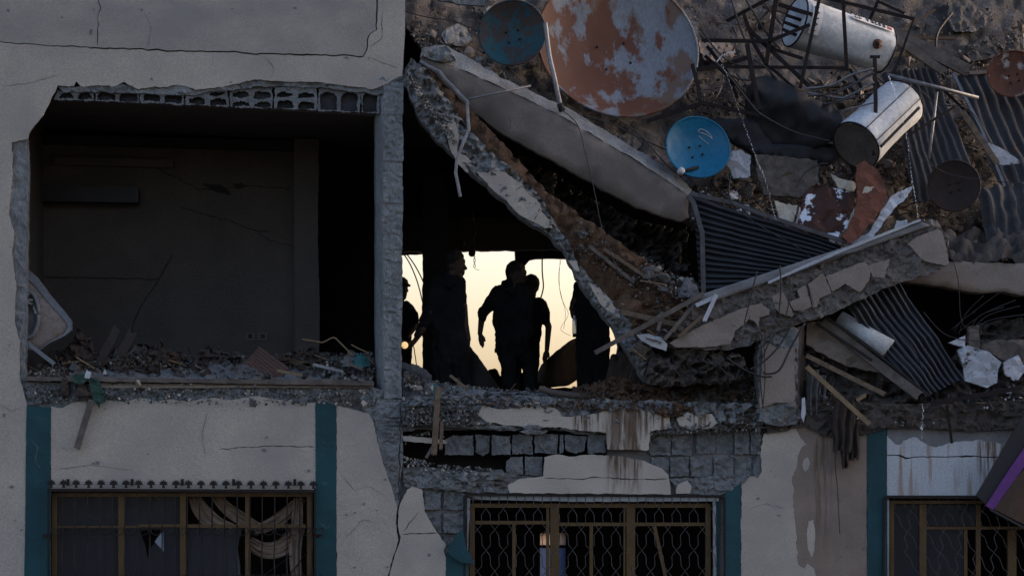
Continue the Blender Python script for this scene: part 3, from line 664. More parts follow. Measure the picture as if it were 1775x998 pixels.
wm = window(814, 872, 1232, 1120, .16, [(954, 969, 878, 1120), (1086, 1101, 878, 1120), (947, 952, 880, 1120), (1081, 1084, 880, 1120), (888, 894, 906, 1120), (1022, 1028, 908, 1120)], [(824, 955, 902, 6), (969, 1086, 905, 6), (1101, 1222, 905, 6)], 'brown sash window behind the wavy wire grille')
bar('loose_bar', [(1134, 910, .14), (1156, 1010, .14)], 6, M['gold'], wm)
plate('sill_strip', [(808, 858), (1246, 862), (1246, 868), (1000, 869), (830, 865)], .03, .06, M['alu'], wm, jag=.6)
plate('jamb_strip', [(810, 862), (815, 864), (814, 900), (812, 930), (811, 1120), (808.5, 1120)], .03, .06, M['alu'], wm, jag=.4)
plate('jamb_strip', [(1236, 868), (1241, 868), (1243, 1120), (1237, 1120)], .03, .06, M['alu'], wm, jag=.4)
plate('jamb_board', [(1242, 866), (1247, 866), (1248, 1120), (1243.5, 1120)], .06, .06, M['teal'], wm, jag=.4)
wr = window(1543, 867, 1840, 1120, .14, [(1594, 1606, 874, 1120), (1692, 1700, 874, 1120), (1671, 1677, 918, 1120), (1747, 1762, 918, 1120)], [(1606, 1692, 912, 5), (1700, 1830, 912, 5)], 'dark brown window on the right under the white wall', w_=7)
plate('pane', [(1550, 874), (1594, 874), (1594, 1120), (1550, 1120)], .18, .006, M['glass'], wr, jag=0)
plate('pane', [(1606, 874), (1692, 874), (1692, 911), (1606, 911)], .18, .006, M['glass'], wr, jag=0)
plate('pane', [(1606, 917), (1671, 917), (1671, 1120), (1606, 1120)], .18, .006, M['glass'], wr, jag=0)
plate('jamb_strip', [(1537.8, 866), (1541.5, 866), (1541.5, 1120), (1537.8, 1120)], .03, .06, M['alu'], wr, jag=.3)

# leaf topped grille on the left window
G = link(None, 'window_grille', B); G.location = P(315, 998, -.12) - world_of(B); G['label'] = 'black iron grille with leaf finials over the left window'
bar('top_rail', [(84, 848.5, -.10), (546, 850.5, -.10)], 5, M['iron'], G, flat=1.0)
fl = None
leaf = [(0, -9), (1.5, -5), (4.5, -7.5), (4, -3.5), (8, -4), (6, -1.2), (9, 2), (5, 2), (2.2, 2.5), (2.2, 5), (3.5, 8), (-3.5, 8), (-2.2, 5), (-2.2, 2.5), (-5, 2), (-9, 2), (-6, -1.2), (-8, -4), (-4, -3.5), (-4.5, -7.5), (-1.5, -5)]
for i in range(22):
    x = 88.5 + i * 21.65; y = 837.3 + i * .09
    s = .92 if i not in (9, 21) else .75
    if fl is None: fl = plate('finial', [(x + a * .92, y + b * .92) for a, b in leaf], -.125, .02, M['iron'], G, jag=0, step=0)
    else:
        o = fl.copy(); o.scale = (1, 1, 1); col.objects.link(o); o.parent = G; o.location = fl.location + Vector((i * 21.65 * MP(-.125), 0, -i * .09 * S))
        
for i, x in enumerate((118, 229, 316, 405, 511)): bar('bracket', [(x, 829.5, -.04), (x, 841, -.04)], 5, M['iron'], G)
for i in range(21):
    x = 108 + i * 21.65
    tube('bar', spline([P(x, 851, -.10), P(x, 890, -.10), P(x, 920, -.10), P(x, 945, -.13), P(x - 1, 968, -.22), P(x, 998, -.25), P(x, 1040, -.2), P(x, 1060, -.1)], 4), .0085, M['iron'], G, res=6)
for yy, dd in ((920, -.12), (1001, -.26)):
    for i in range(22):
        x = 97 + i * 21.65; V = []
        for sg in (-1, 1):
            c = [P(x + sg * (1.5 + 7.8 * math.sin(t * 2.6) * (1 if t < 1.2 else .85)), yy - 3.5 + (7 - 9.5 * t) * (1 if t < 1.25 else 0) + (-5 + (t - 1.25) * 10 if t >= 1.25 else 0), dd) for t in ()]
            pts = [(0, 7), (4.5, 5.5), (8, 2), (8.8, -2), (6.6, -5.6), (3.2, -5.2), (2, -2.6), (3.8, -1.4)]
            V.append(spline([P(x + sg * a, yy + b, dd) for a, b in pts], 3))
        vv, ff = [], []
        for c in V: tube_vf(c, .006, 5, V=vv, F=ff)
        mesh('scroll', vv, ff, M['iron'], G, True)
for x in (84, 546): bar('frame_post', [(x, 846, -.1), (x, 1060, -.1)], 3.5, M['iron'], G)
for x in (80, 550): bar('wall_hook', [(x - 4, 928, -.05), (x + 6, 928, -.1)], 6, M['iron'], G)
# wavy wire grilles
def wavy(xa, xb, ytop, d, label, pitch=15.0, shear=0.0, y1=1060, bend=0.0, frame=3.5, xr=None):
    g = link(None, 'window_grille', B); g.location = P((xa + xb) / 2, 998, d) - world_of(B); g['label'] = label
    bar('frame_bar', [(xa, ytop, d), (xb, ytop + 2, d)], frame, M['iron'], g)
    bar('frame_bar', [(xa, ytop + 2, d), (xa - 4 * bend, 1120, d)], frame, M['iron'], g); bar('frame_bar', [(xb, ytop + 4, d), (xb, 1120, d)], frame, M['iron'], g)
    n = int((xb - xa) / pitch)
    for k in range(1, n):
        x = xa + k * pitch
        pts = [(x, ytop + 2)]
        y = ytop + 15; row = 0
        pts.append((x, y))
        while y < y1:
            xs = x + (pitch / 2) * (1 if (row + k) % 2 == 0 else -1)
            y += 9; pts.append((xs, y)); y += 10; pts.append((x - .5, y)); y += 17; pts.append((x + .5, y)); row += 1
        q = [P(a + (b - ytop) * shear, b, d - .004 * (k % 2) + bend * .1 * math.sin(b * .03)) for a, b in pts if a + (b - ytop) * shear < (xr or 9999)]
        if len(q) > 2: tube('wire', q, .0052, M['steel_dark'], g, res=4)
    return g
M['steel_dark'] = mat('steel_dark', (.085, .085, .095), (.055, .05, .05), 10, bump=0, rough=.5, metal=.5)
wavy(805, 1256, 857, .0, 'wavy wire grille over the middle window')
wavy(1533, 1830, 861, -.03, 'wavy wire grille bent sideways over the right window', pitch=15.5, shear=.28, bend=1)

print('structure', len(bpy.data.objects))
# ------------------------------------------------------------------ collapsed roof and fallen members
def roof_d(x, y):
    h = (80 + .605 * (x - 773)) - y
    return .75 + .0062 * max(h, -40)
# main roof slab lying back, seen from its broken top; unseen upper part extended to shut out light
plate('collapsed_roof_slab', [(690, 30), (735, 92), (900, 200), (1060, 300), (1190, 385), (1300, 440), (1450, 470), (1640, 446), (1760, 452), (1900, 470), (1985, 480), (1985, -260), (1600, -560), (1100, -760), (690, -1000)],
      roof_d, .22, M['roof'], None, jag=3, step=10, grid=8.0, amp=.17, freq=.03, smooth=True)
tag(bpy.data.objects['collapsed_roof_slab'], 'huge brown grey roof slab collapsed and leaning back, carrying the dishes and tanks', 'roof slab')
# second slab: render faced parapet sliding down to the right
sl2 = thing('fallen_parapet', 'long fallen parapet beam with smooth tan face running down under the large rusty dish', 'beam', P(960, 330, .3))
MU = [(728, 100), (754, 104), (800, 121), (866, 150), (969, 199), (1097, 275), (1161, 316), (1192, 338)]
ML = [(1195, 377), (1181, 384), (1153, 377), (1104, 360), (1051, 332), (1026, 316), (990, 298), (953, 275), (904, 249), (869, 230), (818, 194), (775, 150), (745, 120)]
plate('beam_face', MU + ML, .12, .14, M['plaster_parapet'], sl2, jag=1.8, step=7, grid=22, amp=.02, smooth=True)
def strip(name, A, Bq, m, parent, amp=.01, n=4, th=0):
    V = []; F = []; sd_ = len(bpy.data.objects)
    A = jagged(A, 8, .6, sd_, closed=False); 
    a2 = [P(x, y, d) for x, y, d in [(p[0], p[1], A0d) for p, A0d in zip(A, [None] * len(A))]] if False else None
    return None
def strip3(name, A, C, m, parent, rows=4, amp=.012, k=6, smooth=True):
    """surface between two 3D polylines of (px,py,d)"""
    def res(Q, n):
        L = [0]
        for a, b in zip(Q, Q[1:]): L.append(L[-1] + math.hypot(a[0] - b[0], a[1] - b[1]))
        out = []
        for i in range(n + 1):
            t = L[-1] * i / n; j = max(0, min(len(Q) - 2, next((q for q in range(len(L) - 1) if L[q + 1] >= t), len(Q) - 2)))
            f = (t - L[j]) / max(1e-6, L[j + 1] - L[j]); out.append(P(*[lerp(Q[j][c], Q[j + 1][c], f) for c in range(3)]))
        return out
    n = max(4, int(math.hypot(A[-1][0] - A[0][0], A[-1][1] - A[0][1]) / k)); a = res(A, n); c = res(C, n); V = []; F = []; sd_ = len(bpy.data.objects) * .7
    for r in range(rows + 1):
        for i in range(n + 1):
            p = lerp(a[i], c[i], r / rows); o = amp * fr(p.x * 6, p.y * 6 + sd_, p.z * 6); V.append(p + Vector((0, -o, o)))
    for r in range(rows):
        for i in range(n):
            q = r * (n + 1) + i; F.append((q, q + 1, q + n + 2, q + n + 1))
    return mesh(name, V, F, m, parent, smooth)
strip3('beam_top', [(x, y, .115) for x, y in MU], [(732, 82, .34), (773, 78, .34), (800, 92, .34), (870, 136, .34), (975, 182, .34), (1103, 258, .34), (1172, 302, .34), (1200, 330, .34)], M['concrete'], sl2, amp=.02)
crack([(880, 200), (885, 215), (884, 225)], 1.2, .11, parent=sl2)
# first fallen beam (steep) with patches of coat, soil lying on it
b1 = thing('fallen_beam', 'steep broken concrete beam leaning from the middle column down to the rubble, coat peeling off', 'beam', P(960, 640, .2))
L_low = [(700, 148), (721, 195), (740, 222), (763, 248), (795, 278), (823, 305), (850, 328), (875, 347), (911, 382), (953, 406), (981, 438), (990, 460), (1000, 482), (1020, 512), (1044, 545), (1068, 576), (1095, 620), (1119, 662)]
L_up = [(1150, 640), (1130, 600), (1110, 575), (1085, 545), (1060, 520), (1040, 498), (1015, 470), (998, 450), (985, 420), (960, 381), (932, 335), (905, 308), (875, 282), (850, 258), (816, 228), (800, 205), (781, 178), (760, 150), (735, 116), (712, 100), (702, 120)]
plate('beam_face', L_low + L_up, .0, .36, M['concrete'], b1, jag=2.4, step=6, grid=4.4, amp=.10, freq=.05)
for lp in ([(770, 215), (790, 212), (796, 235), (792, 260), (800, 272), (812, 300), (795, 285), (782, 262), (775, 240)],
           [(796, 265), (808, 270), (818, 280), (815, 286), (802, 280)],
           [(826, 298), (845, 300), (862, 290), (880, 302), (905, 320), (925, 340), (936, 352), (940, 368), (956, 384), (958, 396), (945, 396), (925, 385), (900, 372), (880, 350), (850, 325)],
           [(985, 452), (1000, 452), (1005, 470), (996, 468)], [(1020, 490), (1040, 500), (1058, 520), (1078, 552), (1060, 545), (1040, 525)]):
    plate('render_patch', lp, -.045, .06, M['plaster'], b1, jag=1.4, step=4, grid=12, amp=.01)
crack([(893, 330), (905, 322), (930, 345)], 1.5, -.05, parent=b1); crack([(925, 383), (935, 362), (950, 372)], 1.5, -.05, parent=b1)
so = plate('soil', [(735, 112), (760, 128), (790, 160), (815, 190), (850, 225), (885, 262), (915, 295), (950, 335), (1000, 368), (1060, 410), (1120, 452), (1175, 490), (1215, 505), (1205, 540), (1170, 570), (1120, 615), (1085, 560), (1040, 508), (995, 455), (958, 388), (930, 340), (875, 288), (815, 234), (780, 185), (750, 140)],
      lambda x, y: .05 + .5 * max(0, min(1, ((1.0 * (x - 735) + 100) - y + 40) / 180)), 0.3, M['soil'], None, jag=2.5, step=6, grid=8, amp=.22, freq=.035, smooth=True)
tag(so, kind='stuff', label='brown soil and dust lying on the steep fallen beam', cat='soil')
# third fallen beam rising to the right
b3 = thing('fallen_beam', 'broken concrete beam rising to the right with torn tan coat and a white strip along its top', 'beam', P(1300, 600, .1))
U3 = [(1165, 601), (1176, 565), (1191, 542), (1209, 515), (1260, 505), (1332, 491), (1447, 440), (1595, 382), (1624, 381), (1632, 397), (1645, 410), (1643, 460), (1624, 471), (1576, 486), (1539, 497), (1484, 523), (1424, 552), (1372, 565), (1324, 586), (1290, 600), (1252, 606)]
plate('beam_face', U3, -.25, .35, M['concrete_mid'], b3, jag=2.2, step=6, grid=4.8, amp=.055, freq=.045)
def wv(u, v): return 0
patch('beam_lip', [(1209, 512, -.30), (1598, 384, -.30), (1612, 391, -.31), (1211, 530, -.31)], 60, 3, M['cement'], b3, amp=.02, th=.2)
plate('white_strip', [(1332, 487), (1445, 437), (1595, 379), (1597, 383), (1447, 442), (1332, 492)], -.33, .22, M['white_trim'], b3, jag=.5)
_z3 = lambda L_: [(1150 + .3707 * a, 230 + .3707 * b) for a, b in L_]
for lp in ([(30, 985), (90, 945), (250, 870), (390, 815), (455, 795), (498, 830), (495, 850), (450, 862), (446, 920), (430, 885), (400, 870), (370, 900), (335, 925), (325, 960), (310, 990), (180, 1003), (60, 1000)],
           [(505, 765), (560, 745), (610, 850), (600, 862), (540, 842), (525, 820)], [(592, 792), (640, 770), (625, 738), (665, 712), (690, 800), (696, 812), (650, 832), (612, 832)],
           [(675, 708), (745, 656), (765, 700), (785, 748), (730, 775), (720, 812), (700, 818), (692, 780)], [(760, 672), (840, 640), (945, 600), (968, 650), (963, 690), (940, 720), (920, 745), (850, 705), (790, 742)],
           [(957, 622), (1060, 588), (1055, 620), (1040, 640), (1035, 680), (980, 675)], [(1140, 520), (1180, 490), (1280, 450), (1300, 460), (1320, 520), (1335, 610), (1320, 622), (1220, 600), (1180, 560)]):
    plate('render_patch', _z3(lp), -.295, .07, M['plaster_beam'], b3, jag=1.1, step=4, grid=14, amp=.012)
crack([(1400, 490), (1405, 512), (1412, 530)], 1.6, -.32, parent=b3); crack([(1296, 540), (1302, 560)], 1.6, -.32, parent=b3)
# beam behind on the right
b4 = thing('fallen_beam', 'dusty tan concrete beam at the right edge above the dark gap', 'beam', P(1720, 510, .4))
plate('beam_face', [(1560, 462), (1640, 452), (1700, 455), (1850, 458), (1850, 514), (1775, 512), (1740, 505), (1700, 508), (1640, 497), (1600, 492), (1570, 488)], .35, .3, M['plaster_beam'], b4, jag=1.6, step=7, grid=14, amp=.04, smooth=True)
strip3('beam_top', [(1560, 462, .34), (1640, 452, .34), (1700, 455, .34), (1850, 458, .34)], [(1560, 425, .8), (1640, 405, .8), (1700, 400, .8), (1850, 405, .8)], M['concrete_wet'], b4, amp=.12, rows=8)
# column stub
st = thing('broken_column', 'short broken column stub with tan coat and bent reinforcement wrapped around its head', 'column', P(1355, 730, .0))
plate('stub_face', [(1314, 600), (1322, 575), (1345, 560), (1375, 565), (1384, 570), (1383, 640), (1380, 700), (1392, 720), (1380, 735), (1350, 738), (1315, 730), (1318, 690), (1312, 650)], -.16, .3, M['concrete'], st, jag=1.5, grid=5.4, amp=.05)
patch('stub_side', [(1381, 568, -.155), (1397, 562, .25), (1394, 722, .25), (1381, 728, -.155)], 3, 20, M['concrete_wet'], st, amp=.03, th=.02)
plate('render_patch', [(1322, 602), (1332, 594), (1350, 604), (1378, 602), (1377, 640), (1379, 688), (1374, 698), (1350, 697), (1332, 702), (1317, 706), (1318, 660), (1322, 630)], -.205, .07, M['plaster_beam'], st, jag=1.2, step=4)
# dark lump below the beam foot
lp_ = plate('concrete_lump', [(1118, 660), (1128, 615), (1160, 605), (1190, 598), (1230, 602), (1262, 606), (1290, 618), (1296, 640), (1285, 655), (1250, 668), (1210, 662), (1180, 668), (1150, 672)], -.12, .4, M['concrete_wet'], None, jag=3, step=6, grid=4.8, amp=.22, freq=.04)
tag(lp_, 'dark rounded lump of broken concrete wedged under the foot of the rising beam', 'concrete lump')
ws = plate('lamp_cover', [(1103, 580), (1125, 578), (1146, 584), (1157, 596), (1155, 608), (1130, 600), (1112, 590)], -.30, .03, M['white_trim'], None, jag=.6)
tag(ws, 'pale pointed plastic lamp cover lying against the dark lump', 'lamp cover')
# rear ground rubble behind middle opening is piled at the ledge: fill
def fill(name, lp, d0, d1, ya, yb, m, label, amp=.2, grid=9):
    o = plate(name, lp, lambda x, y: lerp(d0, d1, max(0, min(1, (yb - y) / (yb - ya)))), .25, M[m], None, jag=2.5, step=6, grid=grid * .6, amp=amp, freq=.045)
    return tag(o, label, 'rubble', kind='stuff')
fill('soil_heap', [(985, 702), (1000, 680), (1020, 670), (1045, 662), (1062, 651), (1080, 654), (1100, 664), (1130, 668), (1165, 672), (1200, 690), (1205, 718), (1150, 724), (1120, 712), (1080, 708), (1050, 712), (1020, 706)], -.12, .6, 650, 712, 'soil', 'brown soil heap on the ledge beside the standing men')
fill('debris_bed', [(1160, 660), (1200, 662), (1260, 668), (1312, 640), (1318, 730), (1260, 738), (1220, 722), (1185, 716), (1165, 700)], -.08, .5, 640, 735, 'concrete_wet', 'dark broken debris between the lump and the column stub')
fill('debris_bed', [(1390, 600), (1440, 590), (1520, 640), (1600, 690), (1640, 640), (1700, 560), (1850, 540), (1850, 712), (1700, 715), (1500, 718), (1400, 712)], -.02, .9, 560, 712, 'concrete_wet', 'dark wet debris on the right ledge under the ribbed sheet')
fill('debris_bed', [(44, 650), (100, 635), (160, 640), (300, 636), (450, 640), (560, 636), (640, 632), (648, 664), (400, 662), (44, 660)], .05, .9, 632, 662, 'concrete', 'grey dusty debris along the sill of the open room')
fill('debris_bed', [(698, 640), (730, 655), (780, 668), (850, 678), (940, 680), (1000, 684), (1000, 702), (850, 700), (760, 702), (698, 705)], -.07, .6, 650, 700, 'concrete', 'grey dusty debris along the edge where the men stand')
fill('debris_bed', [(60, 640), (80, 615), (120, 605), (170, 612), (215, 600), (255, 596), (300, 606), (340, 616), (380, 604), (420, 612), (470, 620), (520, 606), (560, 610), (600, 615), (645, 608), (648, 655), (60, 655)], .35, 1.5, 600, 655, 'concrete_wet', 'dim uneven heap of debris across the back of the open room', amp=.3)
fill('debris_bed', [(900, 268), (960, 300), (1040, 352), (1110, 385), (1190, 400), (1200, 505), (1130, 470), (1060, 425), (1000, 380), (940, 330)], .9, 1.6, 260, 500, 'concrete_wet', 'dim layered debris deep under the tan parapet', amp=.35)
# void behind the right side
# corrugated sheets
cs = thing('corrugated_sheet', 'dark ribbed metal shutter jammed between the tan parapet and the rising beam', 'metal sheet', P(1300, 500, .1))
patch('sheet', [(1202, 338, .18), (1466, 424, .02), (1335, 492, -.15), (1212, 505, -.02)], 40, 110, M['corrugated'], cs, amp=.045, freq=1.6, wave=trap(15, .065))
bar('side_rail', [(1192, 338, .0), (1202, 352, .0), (1217, 404, -.04), (1219, 506, -.06)], 8, M['steel_dark'], cs)
bar('top_rail', [(1197, 336, .06), (1270, 352, .04), (1340, 378, 0), (1468, 420, -.04)], 7, M['steel_dark'], cs)
cs2 = thing('corrugated_sheet', 'dark ribbed metal sheet sloping down below the rising beam towards the white shard', 'metal sheet', P(1600, 690, .1))
patch('sheet', [(1468, 530, .1), (1600, 690, -.12), (1672, 655, .0), (1560, 492, .30)], 30, 80, M['corrugated'], cs2, amp=.07, freq=1.6, wave=trap(9, .06))
cs3 = thing('corrugated_sheet', 'dark grey roofing sheet lying behind the second white tank', 'metal sheet', P(1600, 330, 1.2))
patch('sheet', [(1530, 122, 2.1), (1588, 345, .95), (1702, 340, 1.2), (1620, 115, 2.3)], 24, 70, M['corrugated_grey'], cs3, amp=.10, freq=1.5, wave=trap(8, .04))
cs4 = thing('corrugated_sheet', 'framed ribbed panel at the upper right under the small rusty dish', 'metal sheet', P(1740, 330, 1.2))
patch('sheet', [(1654, 132, 2.3), (1745, 345, 1.2), (1950, 330, 1.7), (1850, 125, 2.9)], 24, 110, M['corrugated_grey'], cs4, amp=.06, freq=1.5, wave=trap(11, .05))
bar('frame_edge', [(1652, 128, 2.2), (1700, 222, 1.7), (1750, 345, 1.1)], 5, M['steel'], cs4); bar('frame_edge', [(1652, 128, 2.2), (1720, 125, 2.4), (1850, 120, 2.8)], 6, M['steel_dark'], cs4)
cs5 = thing('corrugated_sheet', 'crumpled dark metal sheet leaning at the far right edge beside the dark brown dish', 'metal sheet', P(1740, 440, .8))
patch('sheet', [(1690, 330, 1.0), (1720, 440, .5), (1850, 440, .7), (1850, 300, 1.4)], 24, 60, M['corrugated_grey'], cs5, amp=.12, freq=2, wave=trap(7, .05))

# ------------------------------------------------------------------ satellite dishes
def dish(name, label, cx, cy, r, d, n, m, depth=.14, rim=.012, extra=None):
    """n: direction the dish faces"""
    c = P(cx, cy, d); Rr = r * MP(d); n, u, v = disc_frame(Vector(n))
    t = thing(name, label, 'satellite dish', c - Vector((0, 0, Rr)))
    V = []; F = []; NR, NS = 14, 64
    V.append(c - n * depth)
    for i in range(1, NR + 1):
        q = i / NR
        for k in range(NS):
            a = 2 * math.pi * k / NS; dent = .012 * r / 60 * fr(math.cos(a) * q * 2 + cx, math.sin(a) * q * 2, cy * .1)
            V.append(c + (u * math.cos(a) + v * math.sin(a)) * Rr * q - n * (depth * (1 - q * q) + dent))
    for k in range(NS):
        F.append((0, 1 + (k + 1) % NS, 1 + k))
    for i in range(NR - 1):
        for k in range(NS):
            a = 1 + i * NS + k; b = 1 + i * NS + (k + 1) % NS; F.append((a, b, b + NS, a + NS))
    # thickness
    n0 = len(V); V += [p - n * .012 for p in V]; F += [tuple(reversed([j + n0 for j in f])) for f in F]
    mesh('reflector', V, F, m, t, True)
    ring = [c + (u * math.cos(a) + v * math.sin(a)) * Rr for a in [2 * math.pi * k / 48 for k in range(49)]]
    tube('rim', ring, rim, m, t, res=6)
    for sx, sy in ((-.14, .16), (.2, .1), (-.2, -.12), (.12, -.22)):
        b = c + (u * sx + v * sy) * Rr * 1.0 - n * (depth * .93); tube('bolt', [b, b + n * .025], .012 * (1 + r / 500), M['iron'], t, res=8)
    return t, c, Rr, n, u, v
d1, *_ = dish('satellite_dish', 'small teal satellite dish eaten by rust beside the large rusty one', 888, 57, 57.5, .55, (-.12, -1, .12), M['dish_teal'])
d2, c2, R2, n2, u2, v2 = dish('satellite_dish', 'very large pale grey satellite dish with orange rust streaks', 1071, 78, 142, .85, (.16, -1, .42), M['dish_big'], depth=.26, rim=.016)
tube('strut', spline([P(945, 40, .2), P(952, 95, .15), P(962, 140, .1), P(972, 188, .1)]), .030, M['steel'], d2, res=8)
tube('clamp', [P(970, 180, .1), P(975, 193, .1)], .04, M['iron'], d2, res=8)
d3, c3, R3, n3, u3, v3 = dish('satellite_dish', 'clean bright blue satellite dish at the end of the tan parapet', 1210, 255, 56, .25, (.12, -1, .28), M['dish_blue'])
def on_dish(a, b): q_ = math.hypot(a, b); return c3 - u3 * (a * R3) + v3 * (b * R3) - n3 * (.14 * (1 - q_ * q_) - .012)
tube('emblem', spline([on_dish(*q_) for q_ in ((.08, .60), (.16, .66), (.30, .62), (.44, .50), (.52, .36), (.40, .46), (.24, .54), (.10, .57))], 4), .006, M['white_trim'], d3, res=4)
for k_ in range(6): tube('emblem_mark', [on_dish(.12 + k_ * .05, .47 - k_ * .045), on_dish(.15 + k_ * .05, .42 - k_ * .045)], .005, M['white_trim'], d3, res=4)
tube('arm', [P(1180, 298, .1), P(1210, 290, .25)], .02, M['iron'], d3); tube('feed_horn', [P(1183, 294, -.02), P(1178, 300, -.05)], .042, M['white_trim'], d3, res=12)
d4, *_ = dish('satellite_dish', 'rust covered round dish half cut off at the upper right edge', 1757, 128, 44, 1.9, (-.25, -1, .35), M['dish_rust'])
d5, *_ = dish('satellite_dish', 'almost black brown dish beside the dark sheets on the right', 1654, 322, 44, .5, (-.2, -1, .05), M['dish_dark'], depth=.08)

# ------------------------------------------------------------------ water tanks
def tank(label, a, b, r0, r1, m, endcap='dirty'):
    A, Bp = P(*a), P(*b); t = (Bp - A).normalized(); s = t.cross(Vector((0, 1, 0))).normalized(); q = s.cross(t).normalized()
    th_ = thing('water_tank', label, 'water tank', Vector(((A.x + Bp.x) / 2, (A.y + Bp.y) / 2, min(A.z, Bp.z) - r1)))
    L = (Bp - A).length; V = []; F = []; NS = 48
    prof = [(0, r0 * .96), (.015, r0)] + [(i / 14, lerp(r0, r1, i / 14)) for i in range(1, 14)] + [(.985, r1), (1, r1 * .96)]
    for h, r in prof:
        for k in range(NS):
            an = 2 * math.pi * k / NS; p = A + t * (h * L); dr = s * math.cos(an) + q * math.sin(an)
            dn = .018 * fr(h * 2.2 + a[0], math.cos(an) * 1.6, math.sin(an) * 1.6)
            V.append(p + dr * (r + dn))
    for i in range(len(prof) - 1):
        for k in range(NS):
            x = i * NS + k; y = i * NS + (k + 1) % NS; F.append((x, y, y + NS, x + NS))
    mesh('shell', V, F, m, th_, True)
    for e, (p, r, sg) in enumerate(((A, r0, -1), (Bp, r1, 1))):
        V = [p + t * (.03 * -sg)]; F = []
        for j in (1, 2, 3, 4):
            for k in range(32):
                an = 2 * math.pi * k / 32; V.append(p + (s * math.cos(an) + q * math.sin(an)) * r * .97 * j / 4 - t * (.03 * sg * (1 - (j / 4) ** 2)))
        for k in range(32): F.append((0, 1 + k, 1 + (k + 1) % 32))
        for j in range(3):
            for k in range(32): x = 1 + j * 32 + k; y = 1 + j * 32 + (k + 1) % 32; F.append((x, x + 32, y + 32, y))
        mesh('end_cap', V, F, M['concrete_wet'] if (endcap == 'dirty' and e == 0) else m, th_, True)
        tube('rim', [p + (s * math.cos(x) + q * math.sin(x)) * r for x in [2 * math.pi * k / 40 for k in range(41)]], .012, M['rusty_iron'], th_, res=5)
    return th_, A, Bp, t, s, q
t1, A1, B1, tt, ss, qq = tank('white cylindrical water tank lying on its side inside the bent steel frame', (1378, 38, 1.05), (1533, 88, 1.45), 44 * MP(1.2), 39.5 * MP(1.2), M['tank'], endcap='clean')
def on_tank(px, py, dback, A, t, r, off=.004): pass
def cyl_point(A, t, s, q, L, r, h, ang, off=.006): return A + t * (h * L) + (s * math.cos(ang) + q * math.sin(ang)) * (r + off)
L1 = (B1 - A1).length
def cyl_patch(name, h0, h1, a0, a1, m, off=.006):
    V = []; F = []; n = 10
    for j in range(n + 1):
        for i in range(n + 1):
            h = lerp(h0, h1, i / n); r = lerp(44, 39.5, h) * MP(1.2); V.append(cyl_point(A1, tt, ss, qq, L1, r, h, lerp(a0, a1, j / n), off + .02))
    for j in range(n):
        for i in range(n): x = j * (n + 1) + i; F.append((x, x + 1, x + n + 2, x + n + 1))
    return mesh(name, V, F, m, t1, True)
# which angle faces the camera (direction -y)
fa = max(range(72), key=lambda k: -(ss * math.cos(k * math.pi / 36) + qq * math.sin(k * math.pi / 36)).y) * math.pi / 36
ua = max(range(72), key=lambda k: (ss * math.cos(k * math.pi / 36) + qq * math.sin(k * math.pi / 36)).z) * math.pi / 36
du = (ua - fa + math.pi) % (2 * math.pi) - math.pi; sgn = 1 if du > 0 else -1
cyl_patch('label_strip', .50, .97, fa + sgn * .72, fa + sgn * 1.02, M['sticker'])
cyl_patch('label_strip', .05, .16, fa - sgn * .45, fa + sgn * .75, M['sticker'])
cyl_patch('yellow_label', .03, .17, fa + sgn * 1.15, fa + sgn * 1.3, M['yellow'])
def glyph(strokes, h, ang, sz, m, rot180=False):
    V, F = [], []
    for st_ in strokes:
        pts = []
        for gx, gy in st_:
            if rot180: gx, gy = 1 - gx, 1 - gy
            hh = h + gx * sz / L1; aa = ang + sgn * gy * sz * 1.3 / (41 * MP(1.2))
            pts.append(cyl_point(A1, tt, ss, qq, L1, lerp(44, 39.5, hh) * MP(1.2), hh, aa, .032))
        tube_vf(pts, .006, 4, V=V, F=F)
    mesh('lettering', V, F, m, t1)
GL = {'2': [[(0, .8), (.5, 1), (.9, .7), (0, 0), (1, 0)]], '5': [[(1, 1), (.1, 1), (0, .55), (.7, .6), (.9, .3), (.5, 0), (0, .1)]], '3': [[(0, 1), (.8, 1), (.4, .55), (.9, .3), (.5, 0), (0, .1)]],
      'A': [[(0, 0), (.5, 1), (1, 0)], [(.2, .4), (.8, .4)]], 'B': [[(0, 0), (0, 1), (.7, .8), (0, .5), (.9, .3), (0, 0)]], 'Z': [[(0, 1), (1, 1), (0, 0), (1, 0)]], 'K': [[(0, 0), (0, 1)], [(1, 1), (0, .5), (1, 0)]],
      'C': [[(1, .9), (.4, 1), (0, .5), (.4, 0), (1, .1)]], 'E': [[(1, 1), (0, 1), (0, 0), (1, 0)], [(0, .5), (.8, .5)]], 'S': [[(1, .9), (.3, 1), (.1, .65), (.9, .4), (.7, 0), (0, .1)]]}
for i, (ch, c_) in enumerate((('Z', 'ink'), ('2', 'ink'), ('8', 'ink'), ('A', 'ink'), ('B', 'ink'), ('3', 'ink'), ('S', 'ink'), ('E', 'ink'))):
    if ch in GL: glyph(GL[ch], .52 + i * .045, fa + sgn * (.80 + .0 * i), .042, M[c_], rot180=True)
cyl_patch('red_mark', .89, .945, fa + sgn * .78, fa + sgn * .95, M['red'], off=.010)
for i in range(4): glyph(GL['K' if i % 2 else 'Z'], .07, fa + sgn * (-.3 + i * .22), .06, M['ink'])
hp = cyl_point(A1, tt, ss, qq, L1, 41 * MP(1.2), .80, fa - sgn * .05, -.01); hn = Vector((0, -1, 0))
tube('outlet_ring', [hp, hp + hn * .04], .062, M['dish_rust'], t1, res=20); tube('outlet_hole', [hp + hn * .03, hp + hn * .05], .03, M['iron'], t1, res=14)
for i in range(4): tube('pipe_stub', [P(1392 - i * 4, 22 + i * 13, .95), P(1368 - i * 4, 15 + i * 12, .9)], .022, M['iron'], t1, res=8)
